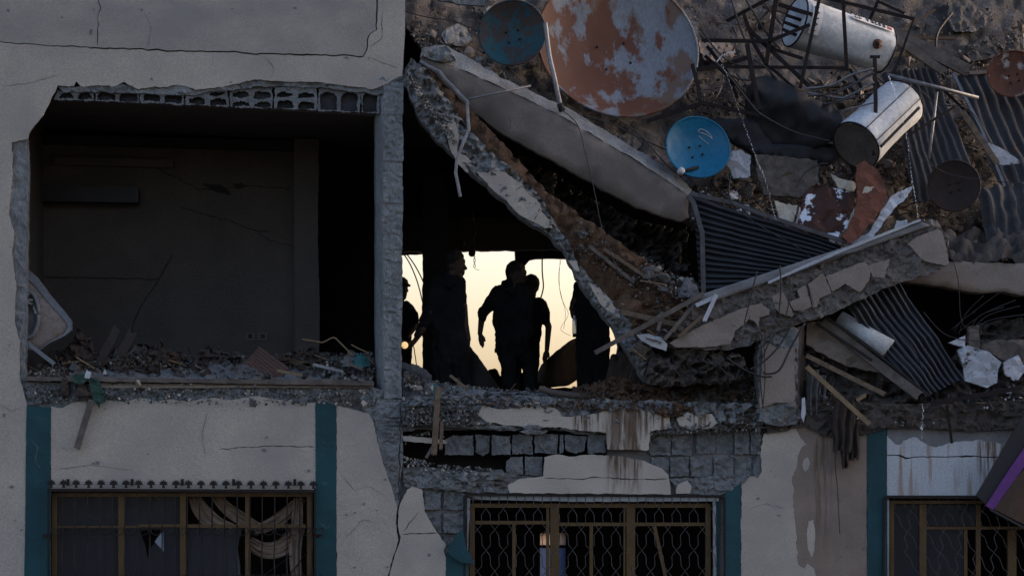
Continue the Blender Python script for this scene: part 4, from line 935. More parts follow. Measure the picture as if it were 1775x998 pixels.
t2, A2, B2, tt2, ss2, qq2 = tank('white water tank tipped to the lower left with a rusty end and trickling water', (1484, 252, .35), (1562, 178, .95), 45 * MP(.6), 44 * MP(.6), M['tank'])
for a_ in (-.35, .25):
    V_pts = [A2 + tt2 * (L_ * (B2 - A2).length) + (ss2 * math.cos(fa2) + qq2 * math.sin(fa2)) * (45 * MP(.6) + .012) for L_ in (0, .25, .5, .75, 1) for fa2 in [max(range(72), key=lambda k: -(ss2 * math.cos(k * math.pi / 36) + qq2 * math.sin(k * math.pi / 36)).y) * math.pi / 36 + a_]]
    tube('seam', V_pts, .006, M['iron'], t2, res=4)
bar('strap', [(1527, 254, .1), (1593, 187, .4)], 5, M['iron'], t2)

# ------------------------------------------------------------------ bent steel frames and rods
FR = thing('scrap_cage', 'tangled cage of bent black steel angle around the upper white tank', 'steel frame', P(1400, 150, 1.0))
for pts, wd in (([(1348, -20, .9), (1328, 112, .8)], 7), ([(1424, -20, .7), (1387, 153, .6)], 5.5), ([(1460, -20, .75), (1468, 123, .7)], 5.5), ([(1350, 8, .9), (1408, 26, .75)], 6),
                ([(1260, 37, 1.3), (1340, -6, .95)], 6), ([(1216, 70, .95), (1319, 72, .8), (1343, 68, .75), (1404, 43, .65)], 6), ([(1302, 55, 1.0), (1350, 100, .8), (1403, 150, .6)], 6),
                ([(1333, 83, .9), (1392, 102, .7)], 5), ([(1208, 121, .8), (1255, 113, .85), (1295, 100, .85)], 7), ([(1258, 116, .8), (1464, 118, .65)], 5),
                ([(1295, 77, .7), (1311, 167, .5), (1317, 192, .45)], 7), ([(1200, 112, .7), (1210, 150, .6), (1214, 180, .5)], 6), ([(1210, 177, .5), (1316, 200, .45)], 6), ([(1122, 210, .55), (1214, 180, .5)], 7),
                ([(1426, -4, .9), (1584, 33, .8), (1548, 130, .7)], 5.5), ([(1520, 2, 1.1), (1568, 24, 1.0)], 4), ([(1522, 2, 1.1), (1506, 38, 1.3)], 5)):
    bar('angle_bar', pts, wd, M['rusty_iron'], FR, flat=1)
po = thing('steel_post', 'upright black steel post standing in front of the two white tanks', 'post', P(1515, 268, .2))
bar('shaft', [(1516, 97, .35), (1518, 180, .3), (1515, 268, .25)], 6, M['iron'], po); bar('foot', [(1508, 99, .35), (1525, 99, .35)], 5, M['iron'], po)
def one(o, label, cat, group=None): return tag(o, label, cat, group)
one(tube('pipe', [P(1540, 130, .55), P(1696, 170, .6)], .024, M['steel'], res=8), 'pale straight pipe lying across the roofing sheets from the second tank to the upper right', 'pipe')
one(tube('pipe', [P(1624, 160, .6), P(1617, 220, .5), P(1610, 275, .4)], .018, M['steel'], res=8), 'thin upright pipe standing below the pale straight pipe', 'pipe')
one(bar('bar', [(1655, 185, .5), (1557, 246, .3)], 4.5, M['rusty_iron']), 'thin rusty bar slanting behind the tipped tank towards the roofing sheets', 'bar')
one(cable('rod', [(1650, 23, 2.6), (1628, 52, 2.3), (1622, 76, 2.1), (1628, 110, 1.9), (1637, 136, 1.7)], 5, M['iron']), 'curved black rod sticking up against the roof slab at the upper right', 'rod')
one(plank('plank', (1666, 190, .75), (1730, 286, .55), 10, .03, M['board_red_plain'] if 'board_red_plain' in M else M['wood']), 'reddish plank lying over the framed ribbed panel', 'plank')
one(plank('plank', (1530, 48, 1.9), (1683, 126, 1.7), 22, .08, M['wood_grey']), 'broad grey timber lying behind the tank at the top right', 'plank')
one(plank('plank', (1545, 62, 1.8), (1640, 128, 1.6), 14, .06, M['wood_grey']), 'narrower dark timber just below the broad grey timber', 'plank')
one(plank('plank', (1500, 97, 1.6), (1596, 93, 1.8), 9, .04, M['wood']), 'short horizontal plank right of the upper tank outlet', 'plank')
for i, q in enumerate(([(1395, 154, .5), (1440, 148, .4), (1475, 130, .35), (1514, 119, .3)], [(1400, 166, .45), (1450, 160, .4), (1500, 134, .35), (1514, 126, .3)], [(1398, 160, .6), (1455, 170, .5), (1480, 162, .4), (1515, 142, .3)], [(1430, 181, .5), (1515, 160, .3)], [(1455, 193, .5), (1516, 178, .3)], [(1470, 205, .4), (1516, 197, .3)])):
    one(cable('bent_rod', q, 4.5 if i < 3 else 3.2, M['steel_dark'] if i % 2 else M['steel']), ('topmost', 'second', 'third', 'fourth', 'fifth', 'lowest')[i] + ' of the bent steel rods fanning left from the upright black post', 'rod', 'bent rods under the upper tank')
# black tarpaulin wrapped box
tp = plate('tarpaulin', [(1300, 165), (1303, 145), (1312, 133), (1329, 131), (1365, 145), (1410, 170), (1450, 190), (1463, 200), (1458, 228), (1445, 243), (1431, 252), (1400, 262), (1360, 256), (1318, 246), (1304, 215)],
           lambda x, y: .55 + .0035 * abs((y - 150) - .42 * (x - 1312)) , .5, M['tarp'], None, jag=1, step=8, grid=10, amp=.12, freq=.03, smooth=True)
one(tp, 'black tarpaulin draped over a box below the upper tank', 'tarpaulin')
dk = plate('tarpaulin', [(1228, 205), (1310, 205), (1340, 250), (1450, 250), (1470, 268), (1440, 285), (1330, 275), (1300, 262), (1262, 240)], .78, .2, M['tarp'], None, jag=2, grid=12, amp=.08, smooth=True)
one(dk, 'flat black plastic sheet in shade right of the blue dish', 'plastic sheet')

# broken painted boards in the middle right
def tb(lp, d, m, label, th=.06, jag=2.0, cat='board', amp=.045, tilt=None):
    f = d if tilt is None else (lambda x, y: d + tilt[0] * (x - lp[0][0]) + tilt[1] * (y - lp[0][1]))
    o = plate('broken_board', lp, f, th, M[m], None, jag=jag, step=5, grid=12, amp=amp)
    return one(o, label, cat)
Z3 = lambda L_: [(1150 + .3707 * a, 230 + .3707 * b) for a, b in L_]
tb(Z3([(655, 290), (690, 250), (760, 245), (860, 275), (905, 300), (880, 380), (860, 440), (800, 515), (700, 470), (630, 440)]), .25, 'board_brown', 'dark brown board with flaking white paint leaning above the ribbed shutter', tilt=(0, -.003))
tb(Z3([(900, 150), (940, 130), (1000, 170), (1040, 250), (1040, 330), (980, 420), (880, 520), (835, 490), (895, 380), (905, 280)]), .12, 'board_red', 'red brown broken board below the torn end of the tipped tank', tilt=(0, -.002))
tb(Z3([(945, 250), (985, 250), (975, 330), (870, 435), (858, 450), (880, 380)]), .03, 'board_cream', 'cream painted plank standing on the red brown board')
tb(Z3([(1065, 300), (1100, 275), (1165, 250), (1130, 310), (1060, 380), (985, 480), (955, 480), (985, 420), (1030, 350)]), .0, 'board_white', 'white painted splintered plank slanting up right of the red brown board')
tb(Z3([(880, 520), (925, 480), (990, 470), (975, 500), (900, 530)]), -.02, 'board_white', 'small white painted scrap at the foot of the red brown board')
tb(Z3([(520, 318), (560, 330), (630, 340), (605, 420), (590, 440), (545, 420)]), .2, 'board_cream', 'cream painted scrap at the left of the dark brown board')
tb(Z3([(638, 345), (652, 400), (650, 440), (620, 430)]), .18, 'board_white', 'narrow white chip beside the cream scrap')
tb(Z3([(780, 190), (830, 215), (905, 240), (890, 275), (820, 260)]), .3, 'board_cream', 'cream torn board just under the dirty tank end')
tb(Z3([(1090, 410), (1140, 405), (1140, 440), (1080, 450)]), .1, 'white_shard', 'small grey shard behind the tip of the white strip')
tb(Z3([(300, 90), (360, 80), (410, 110), (405, 210), (330, 215), (290, 140)]), .6, 'white_shard', 'pale speckled sheet right of the blue dish', jag=2)
tb(Z3([(430, 100), (560, 110), (720, 130), (725, 230), (640, 300), (470, 290), (440, 200)]), .62, 'wood_grey', 'broad brown grey sheet lying under the black tarpaulin', jag=2)
Z6 = lambda L_: [(1350 + .3507 * a, 500 + .3507 * b) for a, b in L_]
tb(Z6([(885, 305), (935, 280), (1030, 310), (1100, 365), (1085, 400), (1080, 465), (1030, 490), (920, 455), (915, 390)]), -.14, 'white_shard', 'white angular sheet with black speckles lying at the end of the sloping ribbed sheet', jag=.8, tilt=(-.001, .001))
tb(Z6([(838, 268), (922, 233), (920, 292)]), -.08, 'white_shard', 'small pale triangle just above the white speckled sheet', jag=.4)
tb([(1700, 240), (1745, 262), (1772, 283), (1735, 287), (1712, 262)], .9, 'white_shard', 'pale pointed shard lying on the framed ribbed panel', jag=.6)
tb([(1690, 600), (1730, 588), (1850, 590), (1850, 650), (1775, 638), (1735, 622)], .05, 'wood_grey', 'wide dark brown board at the right edge above the ledge', jag=1.2)
tb([(1680, 565), (1697, 563), (1699, 600), (1697, 618), (1680, 616)], .0, 'wood_grey', 'short upright timber stub beside the white speckled sheet', th=.1, cat='timber stub')
tb([(1740, 628), (1765, 615), (1780, 640), (1760, 660), (1742, 648)], -.1, 'white_shard', 'grey blotched shard at the right edge beside the white speckled sheet')
one(plank('plank', (1424, 556, .1), (1596, 688, -.16), 17, .06, M['wood_grey']), 'long grey plank sloping down from under the rising beam to the ledge', 'plank')
one(bar('bar', [(1430, 548, .05), (1500, 596, -.05), (1612, 686, -.18)], 4, M['iron']), 'black iron bar lying along the long grey plank', 'bar')
one(bar('bar', [(1415, 560, .06), (1512, 624, -.06)], 4, M['iron']), 'shorter black iron bar left of the long grey plank', 'bar')
tb([(1398, 560), (1425, 556), (1520, 625), (1525, 645), (1470, 635), (1398, 598)], .16, 'plaster_beam', 'tan rendered slab fragment right of the column stub', th=.2, cat='slab')
rl = tube('roll', [P(1455, 552, .3), P(1540, 606, .05)], [.10, .14], M['tank'], res=24); one(rl, 'white plastic drum lying under the sloping ribbed sheet', 'drum')
one(plank('plank', (1613, 700, -.22), (1768, 672, -.2), 8, .05, M['rusty_iron']), 'rusty brown steel angle lying along the right ledge', 'steel angle')
one(bar('rod', [(1641, 702, -.2), (1650, 768, -.16)], 4, M['rusty_iron']), 'rusty rod hanging from the right ledge over the white wall', 'rod')
one(plank('stick', (1397, 634, -.15), (1509, 737, -.35), 8, .03, M['wood_pale']), 'long pale splintered stick sticking out down over the ledge', 'stick')
one(plank('stick', (1396, 615, -.12), (1535, 684, -.28), 8, .03, M['wood']), 'brown splintered stick above the long pale one', 'stick')
one(plank('stick', (1418, 650, -.16), (1452, 690, -.2), 5, .02, M['wood_pale']), 'short pale splinter beside the hanging dark cloth', 'stick')
one(plank('stick', (1484, 695, -.3), (1502, 683, -.3), 6, .03, M['wood_pale']), 'pale block nailed across the long pale stick', 'stick')

# ------------------------------------------------------------------ people
def ico(c, r, scale=(1, 1, 1), rot=None, sub=2):
    bm = bmesh.new(); bmesh.ops.create_icosphere(bm, subdivisions=sub, radius=1.0)
    mt = Matrix.Diagonal((*[r * s for s in scale], 1))
    if rot: mt = rot.to_matrix().to_4x4() @ mt
    vs = [mt @ v.co + Vector(c) for v in bm.verts]; bm.free(); return vs
def blob(name, items, voxel, m, parent, wrinkle=0, wf=9, smooth_it=2):
    """items: lists of points; each list becomes a convex hull; all are fused into one continuous skin"""
    bm = bmesh.new()
    for pts in items:
        vs = [bm.verts.new(p) for p in pts]
        r = bmesh.ops.convex_hull(bm, input=vs)
        junk = [e for e in r['geom_interior'] if isinstance(e, bmesh.types.BMVert)] 
        bmesh.ops.delete(bm, geom=list(set(junk)), context='VERTS')
    bmesh.ops.recalc_face_normals(bm, faces=bm.faces)
    base = world_of(parent)
    for v in bm.verts: v.co -= base
    me = bpy.data.meshes.new(name); bm.to_mesh(me); bm.free()
    o = link(me, name, parent)
    md = o.modifiers.new('r', 'REMESH'); md.mode = 'VOXEL'; md.voxel_size = voxel
    sm = o.modifiers.new('s', 'SMOOTH'); sm.iterations = smooth_it; sm.factor = .5
    dg = bpy.context.evaluated_depsgraph_get(); ev = o.evaluated_get(dg); nm = bpy.data.meshes.new_from_object(ev)
    o.modifiers.clear(); o.data = nm; nm.name = name
    if wrinkle:
        nm.update(); co = [v.co.copy() for v in nm.vertices]; no = [v.normal.copy() for v in nm.vertices]
        for v, c, n_ in zip(nm.vertices, co, no):
            v.co = c + n_ * wrinkle * fr(c.x * wf + base.x, c.y * wf, c.z * wf * .55 + base.z, 3)
    nm.polygons.foreach_set('use_smooth', [True] * len(nm.polygons))
    nm.materials.clear(); nm.materials.append(m); return o
def cap(a, ra, b, rb, flat=1.0, sub=2):
    """tapered limb between two (px,py,d) points, radii in pixels"""
    A, Bv = P(*a), P(*b); sc = (1, flat, 1)
    return ico(A, ra * MP(a[2]), sc, sub=sub) + ico(Bv, rb * MP(b[2]), sc, sub=sub)
def hand(w, tip, side, d, sz=1.0, spread=1.0, curl=0.25, thumb=1):
    """w wrist, tip end of the middle finger (px); four unequal fingers and a thumb on the given side"""
    dx, dy = tip[0] - w[0], tip[1] - w[1]; L = math.hypot(dx, dy); ux, uy = dx / L, dy / L; nx, ny = -uy * side, ux * side
    at = lambda a, b, dd=0: (w[0] + ux * a * L + nx * b, w[1] + uy * a * L + ny * b, d + dd)
    it = [cap(at(0, 0), 3.2 * sz, at(.30, 0), 4.6 * sz, .55), cap(at(.25, 2.6 * sz), 2.4 * sz, at(.48, 3.2 * sz), 1.9 * sz, .6), cap(at(.25, -2.6 * sz), 2.4 * sz, at(.46, -3.4 * sz), 1.9 * sz, .6), cap(at(.3, 0), 4 * sz, at(.5, 0), 3.2 * sz, .55)]
    for k, (b, l) in enumerate(((3.9, .86), (1.4, 1.0), (-1.2, .95), (-3.6, .80))):
        kn = at(.5, b * sz * .95); md = at(.5 + (l - .5) * .5, b * sz * spread, -.01 * curl * 4); en = at(l, b * sz * (spread - .1) * .9, -.03 * curl * 4 * (.6 + .2 * k))
        it += [cap(kn, 1.55 * sz, md, 1.35 * sz, sub=1), cap(md, 1.35 * sz, en, 1.05 * sz, sub=1)]
    if thumb: it += [cap(at(.14, 3.4 * sz), 2.0 * sz, at(.38, 7.0 * sz), 1.6 * sz, sub=1), cap(at(.38, 7.0 * sz), 1.5 * sz, at(.58, 7.2 * sz), 1.15 * sz, sub=1)]
    return it
def head(c, h, d, face, tilt=0):
    """c centre px, h head height px, face +1 looks right, 0.6 three quarter"""
    k = h / 54.0; x, y = c
    q = lambda a, b, dd=0: (x + a * k * face, y + b * k, d + dd)
    it = [ico(P(*q(-2.5, -6)), 17.5 * k * MP(d), (1.0, .86, 1.13)),            # skull
          ico(P(*q(3.5, 6, -.01)), 12.5 * k * MP(d), (.92, .82, 1.2)),         # face
          cap(q(6, 18, -.01), 7.0 * k, q(9, 20, -.015), 5.2 * k, .9),          # jaw, chin
          cap(q(9, -5, 0), 9.2 * k, q(6, 6, 0), 9.5 * k, .9),                  # brow, cheek
          cap(q(15.0, -1), 2.0 * k, q(19.4, 6.5), 2.3 * k, .8, 1), cap(q(15, 8), 2.4 * k, q(19.2, 7), 2.0 * k, 1, 1),   # nose
          cap(q(14.4, 12), 2.6 * k, q(15.6, 12.2), 2.0 * k, 1.6, 1), cap(q(13.8, 16), 2.6 * k, q(14.8, 16), 2.0 * k, 1.6, 1),   # lips
          cap(q(-3, 1, -.095 * k), 3.2 * k, q(-3.5, 6, -.095 * k), 2.2 * k, .5, 1), cap(q(-3, 1, .095 * k), 3.2 * k, q(-3.5, 6, .095 * k), 2.2 * k, .5, 1)]  # ears
    eyes = [cap(q(12.5, -1.5, sgn_ * .032), 1.5 * k, q(12.8, -1.5, sgn_ * .032), 1.3 * k, 1, 1) for sgn_ in (-1, 1)]
    return it, eyes
def hair_of(c, h, d, face, big=1.0):
    k = h / 54.0; x, y = c; q = lambda a, b, dd=0: (x + a * k * face, y + b * k, d + dd)
    return [ico(P(*q(-3.6, -9.0)), 17.6 * k * big * MP(d), (1.0, .9, 1.06)), cap(q(-10, 2), 9.5 * k, q(-9, 9), 7 * k, 1.1), cap(q(5, -16), 9 * k, q(9, -14), 7 * k, 1.0)]
def person(label, d, base, parts_):
    t = thing('person', label, 'person', P(base[0], base[1], d)); body = []
    for nm, items, m, vox, wr in parts_: blob(nm, items, vox, M[m], t, wrinkle=wr)
    return t
V_ = .0085
# man in the middle, arms away from his sides, looking right
d = 2.3
h3, e3 = head((896, 478), 54, d, .92)
sk3 = h3 + [cap((893, 492, d), 11, (889, 505, d), 8, .9), cap((836, 545, d), 6.6, (832, 578, d), 4.4)] + hand((832, 578), (836.5, 603), -1, d, .95, 1.0) + \
      [cap((905, 520, d), 10, (902, 560, d + .16), 7), cap((902, 560, d + .16), 6.5, (894, 592, d + .26), 4.5), cap((885, 540, d), 12, (884, 600, d), 12, .5), cap((884, 605, d), 7, (884, 655, d), 6), cap((884, 655, d), 7, (884, 690, d), 6), cap((902, 602, d + .12), 5, (919, 650, d + .15), 4.5), cap((919, 650, d + .15), 4.5, (921, 690, d + .14), 5)] + hand((894, 592), (890, 614), 1, d + .26, .9)
sh3 = [cap((868, 503, d), 11, (905, 503, d), 12, .95), cap((868, 510, d), 15, (884, 566, d), 23, .75), cap((908, 512, d), 15, (890, 566, d), 22, .75), cap((884, 545, d), 31, (885, 572, d), 28, .62), cap((878, 580, d), 22, (892, 580, d), 22, .65),
       cap((864, 507, d), 13.5, (850, 526, d), 11.5), cap((850, 526, d), 11.5, (838, 543, d), 9.5), cap((838, 540, d), 9.8, (835, 549, d), 8.4),
       cap((874, 493, d), 5.5, (884, 490, d), 6, 1.2), cap((884, 492, d), 10, (898, 493, d), 10, 1.1), cap((908, 512, d), 14, (903, 556, d + .12), 10), cap((910, 515, d), 15, (906, 570, d), 22, .7)]
tr3 = [cap((875, 588, d), 19, (893, 588, d), 19, .75), cap((878, 592, d), 20.5, (881, 640, d - .05), 14, .8), cap((881, 640, d - .05), 13.5, (882, 684, d), 12, .85), cap((895, 592, d), 19, (917, 632, d + .12), 12.5, .8), cap((917, 632, d + .12), 12.3, (921, 684, d + .12), 11, .85), cap((883, 672, d), 13.2, (883, 690, d), 13.4, .9)]
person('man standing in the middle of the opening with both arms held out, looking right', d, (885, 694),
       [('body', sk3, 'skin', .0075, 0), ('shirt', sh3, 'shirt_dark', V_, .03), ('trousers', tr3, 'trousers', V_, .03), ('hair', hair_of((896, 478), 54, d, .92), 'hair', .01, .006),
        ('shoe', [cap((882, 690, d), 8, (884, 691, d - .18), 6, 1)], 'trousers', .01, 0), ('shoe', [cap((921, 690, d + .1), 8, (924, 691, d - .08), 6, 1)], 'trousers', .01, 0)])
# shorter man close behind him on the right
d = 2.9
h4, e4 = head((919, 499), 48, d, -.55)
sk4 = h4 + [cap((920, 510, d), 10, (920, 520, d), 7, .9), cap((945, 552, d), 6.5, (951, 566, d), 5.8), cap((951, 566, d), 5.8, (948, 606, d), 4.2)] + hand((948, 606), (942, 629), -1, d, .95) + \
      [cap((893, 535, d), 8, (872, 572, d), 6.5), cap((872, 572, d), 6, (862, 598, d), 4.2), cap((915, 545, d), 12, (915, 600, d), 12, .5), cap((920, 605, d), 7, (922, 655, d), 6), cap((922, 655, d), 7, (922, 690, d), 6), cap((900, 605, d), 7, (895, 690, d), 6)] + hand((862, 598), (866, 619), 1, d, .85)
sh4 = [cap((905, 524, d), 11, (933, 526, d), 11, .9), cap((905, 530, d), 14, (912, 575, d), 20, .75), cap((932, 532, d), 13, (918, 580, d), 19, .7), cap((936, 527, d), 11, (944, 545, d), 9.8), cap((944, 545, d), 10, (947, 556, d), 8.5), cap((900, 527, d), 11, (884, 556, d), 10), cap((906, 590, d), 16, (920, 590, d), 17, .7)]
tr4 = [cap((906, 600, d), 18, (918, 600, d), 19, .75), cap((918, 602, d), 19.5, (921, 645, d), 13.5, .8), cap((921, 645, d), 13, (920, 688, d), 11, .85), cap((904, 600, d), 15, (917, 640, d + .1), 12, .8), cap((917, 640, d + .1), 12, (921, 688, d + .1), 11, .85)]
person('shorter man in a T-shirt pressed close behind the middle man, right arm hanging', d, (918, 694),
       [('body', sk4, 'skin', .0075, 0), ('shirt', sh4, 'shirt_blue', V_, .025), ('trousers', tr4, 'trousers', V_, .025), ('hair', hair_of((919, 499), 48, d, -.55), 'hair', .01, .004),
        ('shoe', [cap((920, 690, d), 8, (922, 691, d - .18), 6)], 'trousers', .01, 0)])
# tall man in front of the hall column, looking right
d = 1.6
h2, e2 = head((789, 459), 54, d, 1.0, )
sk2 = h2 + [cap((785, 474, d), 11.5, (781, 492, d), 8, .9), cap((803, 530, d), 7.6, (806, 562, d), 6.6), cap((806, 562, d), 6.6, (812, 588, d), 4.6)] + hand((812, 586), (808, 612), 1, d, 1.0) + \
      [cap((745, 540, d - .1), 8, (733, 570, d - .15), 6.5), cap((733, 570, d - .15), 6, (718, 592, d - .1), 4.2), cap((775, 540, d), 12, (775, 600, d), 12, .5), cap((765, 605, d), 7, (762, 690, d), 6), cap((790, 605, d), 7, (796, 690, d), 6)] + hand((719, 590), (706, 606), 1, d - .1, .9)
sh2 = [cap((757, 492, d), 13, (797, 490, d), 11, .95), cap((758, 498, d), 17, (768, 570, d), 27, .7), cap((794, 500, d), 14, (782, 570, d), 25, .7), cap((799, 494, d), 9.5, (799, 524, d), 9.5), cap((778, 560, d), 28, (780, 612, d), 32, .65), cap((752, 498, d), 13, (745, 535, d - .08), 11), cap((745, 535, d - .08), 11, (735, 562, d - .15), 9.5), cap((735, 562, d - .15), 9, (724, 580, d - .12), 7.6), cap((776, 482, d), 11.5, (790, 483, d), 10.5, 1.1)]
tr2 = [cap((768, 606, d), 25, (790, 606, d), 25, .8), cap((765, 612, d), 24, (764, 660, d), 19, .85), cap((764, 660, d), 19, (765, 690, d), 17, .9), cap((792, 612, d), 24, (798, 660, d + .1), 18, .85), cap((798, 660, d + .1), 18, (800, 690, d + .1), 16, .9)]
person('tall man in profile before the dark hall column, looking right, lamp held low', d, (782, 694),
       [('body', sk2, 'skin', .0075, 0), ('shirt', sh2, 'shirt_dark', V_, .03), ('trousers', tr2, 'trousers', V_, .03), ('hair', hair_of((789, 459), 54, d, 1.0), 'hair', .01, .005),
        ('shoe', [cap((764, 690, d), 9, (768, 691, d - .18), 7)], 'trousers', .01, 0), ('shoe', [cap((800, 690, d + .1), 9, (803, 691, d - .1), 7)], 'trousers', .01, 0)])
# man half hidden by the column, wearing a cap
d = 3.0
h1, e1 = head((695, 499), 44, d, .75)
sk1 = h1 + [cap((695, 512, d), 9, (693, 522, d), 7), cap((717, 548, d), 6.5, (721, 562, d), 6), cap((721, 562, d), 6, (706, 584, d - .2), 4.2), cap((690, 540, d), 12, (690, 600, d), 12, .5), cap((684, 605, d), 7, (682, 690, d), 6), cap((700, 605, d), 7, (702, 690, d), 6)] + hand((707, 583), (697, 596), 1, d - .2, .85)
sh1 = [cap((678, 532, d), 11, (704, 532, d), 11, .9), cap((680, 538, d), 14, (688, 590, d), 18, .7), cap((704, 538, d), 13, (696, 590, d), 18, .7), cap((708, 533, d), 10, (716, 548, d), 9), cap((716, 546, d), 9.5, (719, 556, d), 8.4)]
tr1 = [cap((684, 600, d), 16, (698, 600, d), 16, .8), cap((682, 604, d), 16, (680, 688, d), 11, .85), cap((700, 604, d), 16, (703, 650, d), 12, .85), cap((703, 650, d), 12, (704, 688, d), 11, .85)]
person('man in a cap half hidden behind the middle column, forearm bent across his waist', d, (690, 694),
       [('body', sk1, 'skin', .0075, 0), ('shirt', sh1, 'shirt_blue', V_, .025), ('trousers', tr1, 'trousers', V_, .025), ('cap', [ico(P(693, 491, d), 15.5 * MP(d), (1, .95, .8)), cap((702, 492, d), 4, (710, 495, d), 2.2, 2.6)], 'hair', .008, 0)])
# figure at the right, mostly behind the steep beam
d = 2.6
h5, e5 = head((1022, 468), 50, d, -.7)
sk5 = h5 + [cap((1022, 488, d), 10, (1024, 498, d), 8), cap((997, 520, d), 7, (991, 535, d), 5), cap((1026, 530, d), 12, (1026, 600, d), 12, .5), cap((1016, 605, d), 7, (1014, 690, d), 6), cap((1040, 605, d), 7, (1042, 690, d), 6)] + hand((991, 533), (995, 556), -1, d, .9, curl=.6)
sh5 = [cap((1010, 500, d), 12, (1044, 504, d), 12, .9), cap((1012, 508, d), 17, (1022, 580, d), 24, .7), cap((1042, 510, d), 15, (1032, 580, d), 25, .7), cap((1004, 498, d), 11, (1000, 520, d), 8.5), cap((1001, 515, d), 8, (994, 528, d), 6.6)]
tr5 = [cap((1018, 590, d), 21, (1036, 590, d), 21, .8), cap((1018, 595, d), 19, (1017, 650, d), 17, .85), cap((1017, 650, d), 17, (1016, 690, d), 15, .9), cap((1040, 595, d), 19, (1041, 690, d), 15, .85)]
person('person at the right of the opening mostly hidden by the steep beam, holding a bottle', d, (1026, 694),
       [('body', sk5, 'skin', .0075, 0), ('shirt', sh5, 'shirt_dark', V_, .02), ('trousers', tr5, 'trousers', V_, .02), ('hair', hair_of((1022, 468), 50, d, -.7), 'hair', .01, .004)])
bt = thing('bottle', 'clear plastic bottle hanging from the hand of the person behind the steep beam', 'bottle', P(996, 585, 2.5))
for nm, a, b, r, mm in (('bottle_body', 553, 578, 4.0, 'water'), ('bottle_neck', 547, 553, 1.8, 'water'), ('lid', 578, 584, 3.2, 'iron')):
    tube(nm, [P(995.5, a, 2.45), P(995.5, b, 2.45)], r * S, M[mm], bt, res=12)
ln = thing('lantern', 'small round glowing lamp held low beside the column', 'lamp', P(702, 610, 1.2))
mesh('bulb', ico(P(701.5, 598, 1.4), 6.4 * S, (1, 1, 1), sub=3), (lambda bm: ([bmesh.ops.create_icosphere(bm, subdivisions=3, radius=1)] and [tuple(v.index for v in f.verts) for f in bm.faces]))(bmesh.new()), M['lamp'], ln, True)
tube('handle', [P(704, 604, 1.4), P(712, 600, 1.45), P(714, 596, 1.5)], .016, M['iron'], ln, res=6); tube('bezel', [P(701.5, 598, 1.42) + Vector((math.cos(a) * .05, 0, math.sin(a) * .05)) for a in [k * math.pi / 10 for k in range(21)]], .008, M['iron'], ln, res=5)
sk_ = tag(blob('sack', [cap((1085, 640, 1.4), 22, (1092, 668, 1.4), 26, .8), cap((1080, 615, 1.4), 10, (1086, 640, 1.4), 18, .8), cap((1062, 622, 1.4), 9, (1066, 668, 1.4), 16, .8)], .02, M['cloth_dark'], thing('sack', 'dark slumped sack on the soil under the steep beam', 'sack', P(1088, 690, 1.4)), wrinkle=.06, wf=5))

# ---- hanging and leaning things in the hall
hb = thing('hanging_light', 'dark bulb on a cord with a short chain below, over the tall man', 'light', P(821, 465, 3.4))
cable('cord', [(816, 362, 3.4), (822, 385, 3.4), (826, 400, 3.4), (821, 415, 3.4), (820, 430, 3.4)], 2.2, M['cable'], hb)
mesh_ = blob('bulb', [cap((819, 435, 3.4), 5.5, (818, 439, 3.4), 6.5), cap((820, 426, 3.4), 3, (820, 430, 3.4), 3.5)], .008, M['iron'], hb)
for k in range(4): tube('chain_link', [P(822.5, 446 + k * 5, 3.4) + Vector((math.cos(a) * .014 * (1 if k % 2 else .5), 0, math.sin(a) * .02)) for a in [j * math.pi / 6 for j in range(13)]], .004, M['iron'], hb, res=4)
cable('chain_tail', [(822, 464, 3.4), (826, 467, 3.4), (831, 468, 3.4)], .9, M['cable'], hb)
hb2 = thing('hanging_light', 'small dark lamp holder hanging left of the bulb with the chain', 'light', P(801, 425, 3.6))
cable('cord', [(802, 370, 3.6), (801, 415, 3.6)], 1.4, M['cable'], hb2); blob('lamp_holder', [cap((801, 417, 3.6), 3, (801, 421, 3.6), 6)], .008, M['iron'], hb2)
one(cable('cable', [(700, 440, 4.6), (712, 460, 4.6), (724, 490, 4.6), (733, 525, 4.6)], 2.6, M['cable']), 'black cable curving down beside the middle column, lower of two', 'cable')
one(cable('cable', [(705, 440, 4.5), (718, 458, 4.5), (730, 480, 4.5), (738, 500, 4.5)], 2.6, M['cable']), 'black cable curving down beside the middle column, upper of two', 'cable')
one(cable('cable', [(704, 600, 2.7), (716, 600, 2.7), (719, 612, 2.7), (722, 635, 2.7), (722, 660, 2.7)], 2.0, M['cable']), 'thin cable hanging down below the lantern', 'cable')
one(cable('rod', [(940, 440, 5.0), (940, 470, 5.0), (942, 495, 5.0), (940, 508, 5.0), (937, 519, 5.0), (941, 521, 5.0)], 3.0, M['cable']), 'dark bent rod hanging from the torn rear wall right of the men', 'rod')
one(cable('wire', [(975, 440, 5.0), (968, 480, 5.0), (975, 520, 5.0), (985, 545, 5.0), (972, 570, 5.0), (990, 582, 5.0)], .8, M['cable']), 'fine looped wire hanging right of the men, outer strand', 'wire')
one(cable('wire', [(971, 445, 5.1), (970, 500, 5.1), (980, 540, 5.1), (977, 570, 5.1)], .8, M['cable']), 'fine looped wire hanging right of the men, inner strand', 'wire')
def sheet(pts, d, m, label, cat='sheet', th=.03, curve=.25):
    xs = [p[0] for p in pts]; o = plate('bent_sheet', pts, lambda x, y: d + curve * ((x - min(xs)) / (max(xs) - min(xs)) - .5) ** 2 * 4, th, M[m], None, jag=.8, step=6, grid=10, amp=.01, smooth=True); return one(o, label, cat)
sheet([(805, 590), (817, 602), (835, 626), (855, 655), (871, 678), (866, 700), (800, 700), (796, 640)], 1.9, 'inside_dark', 'dark board leaning beside the tall man, its upper edge slanting down right', 'board')
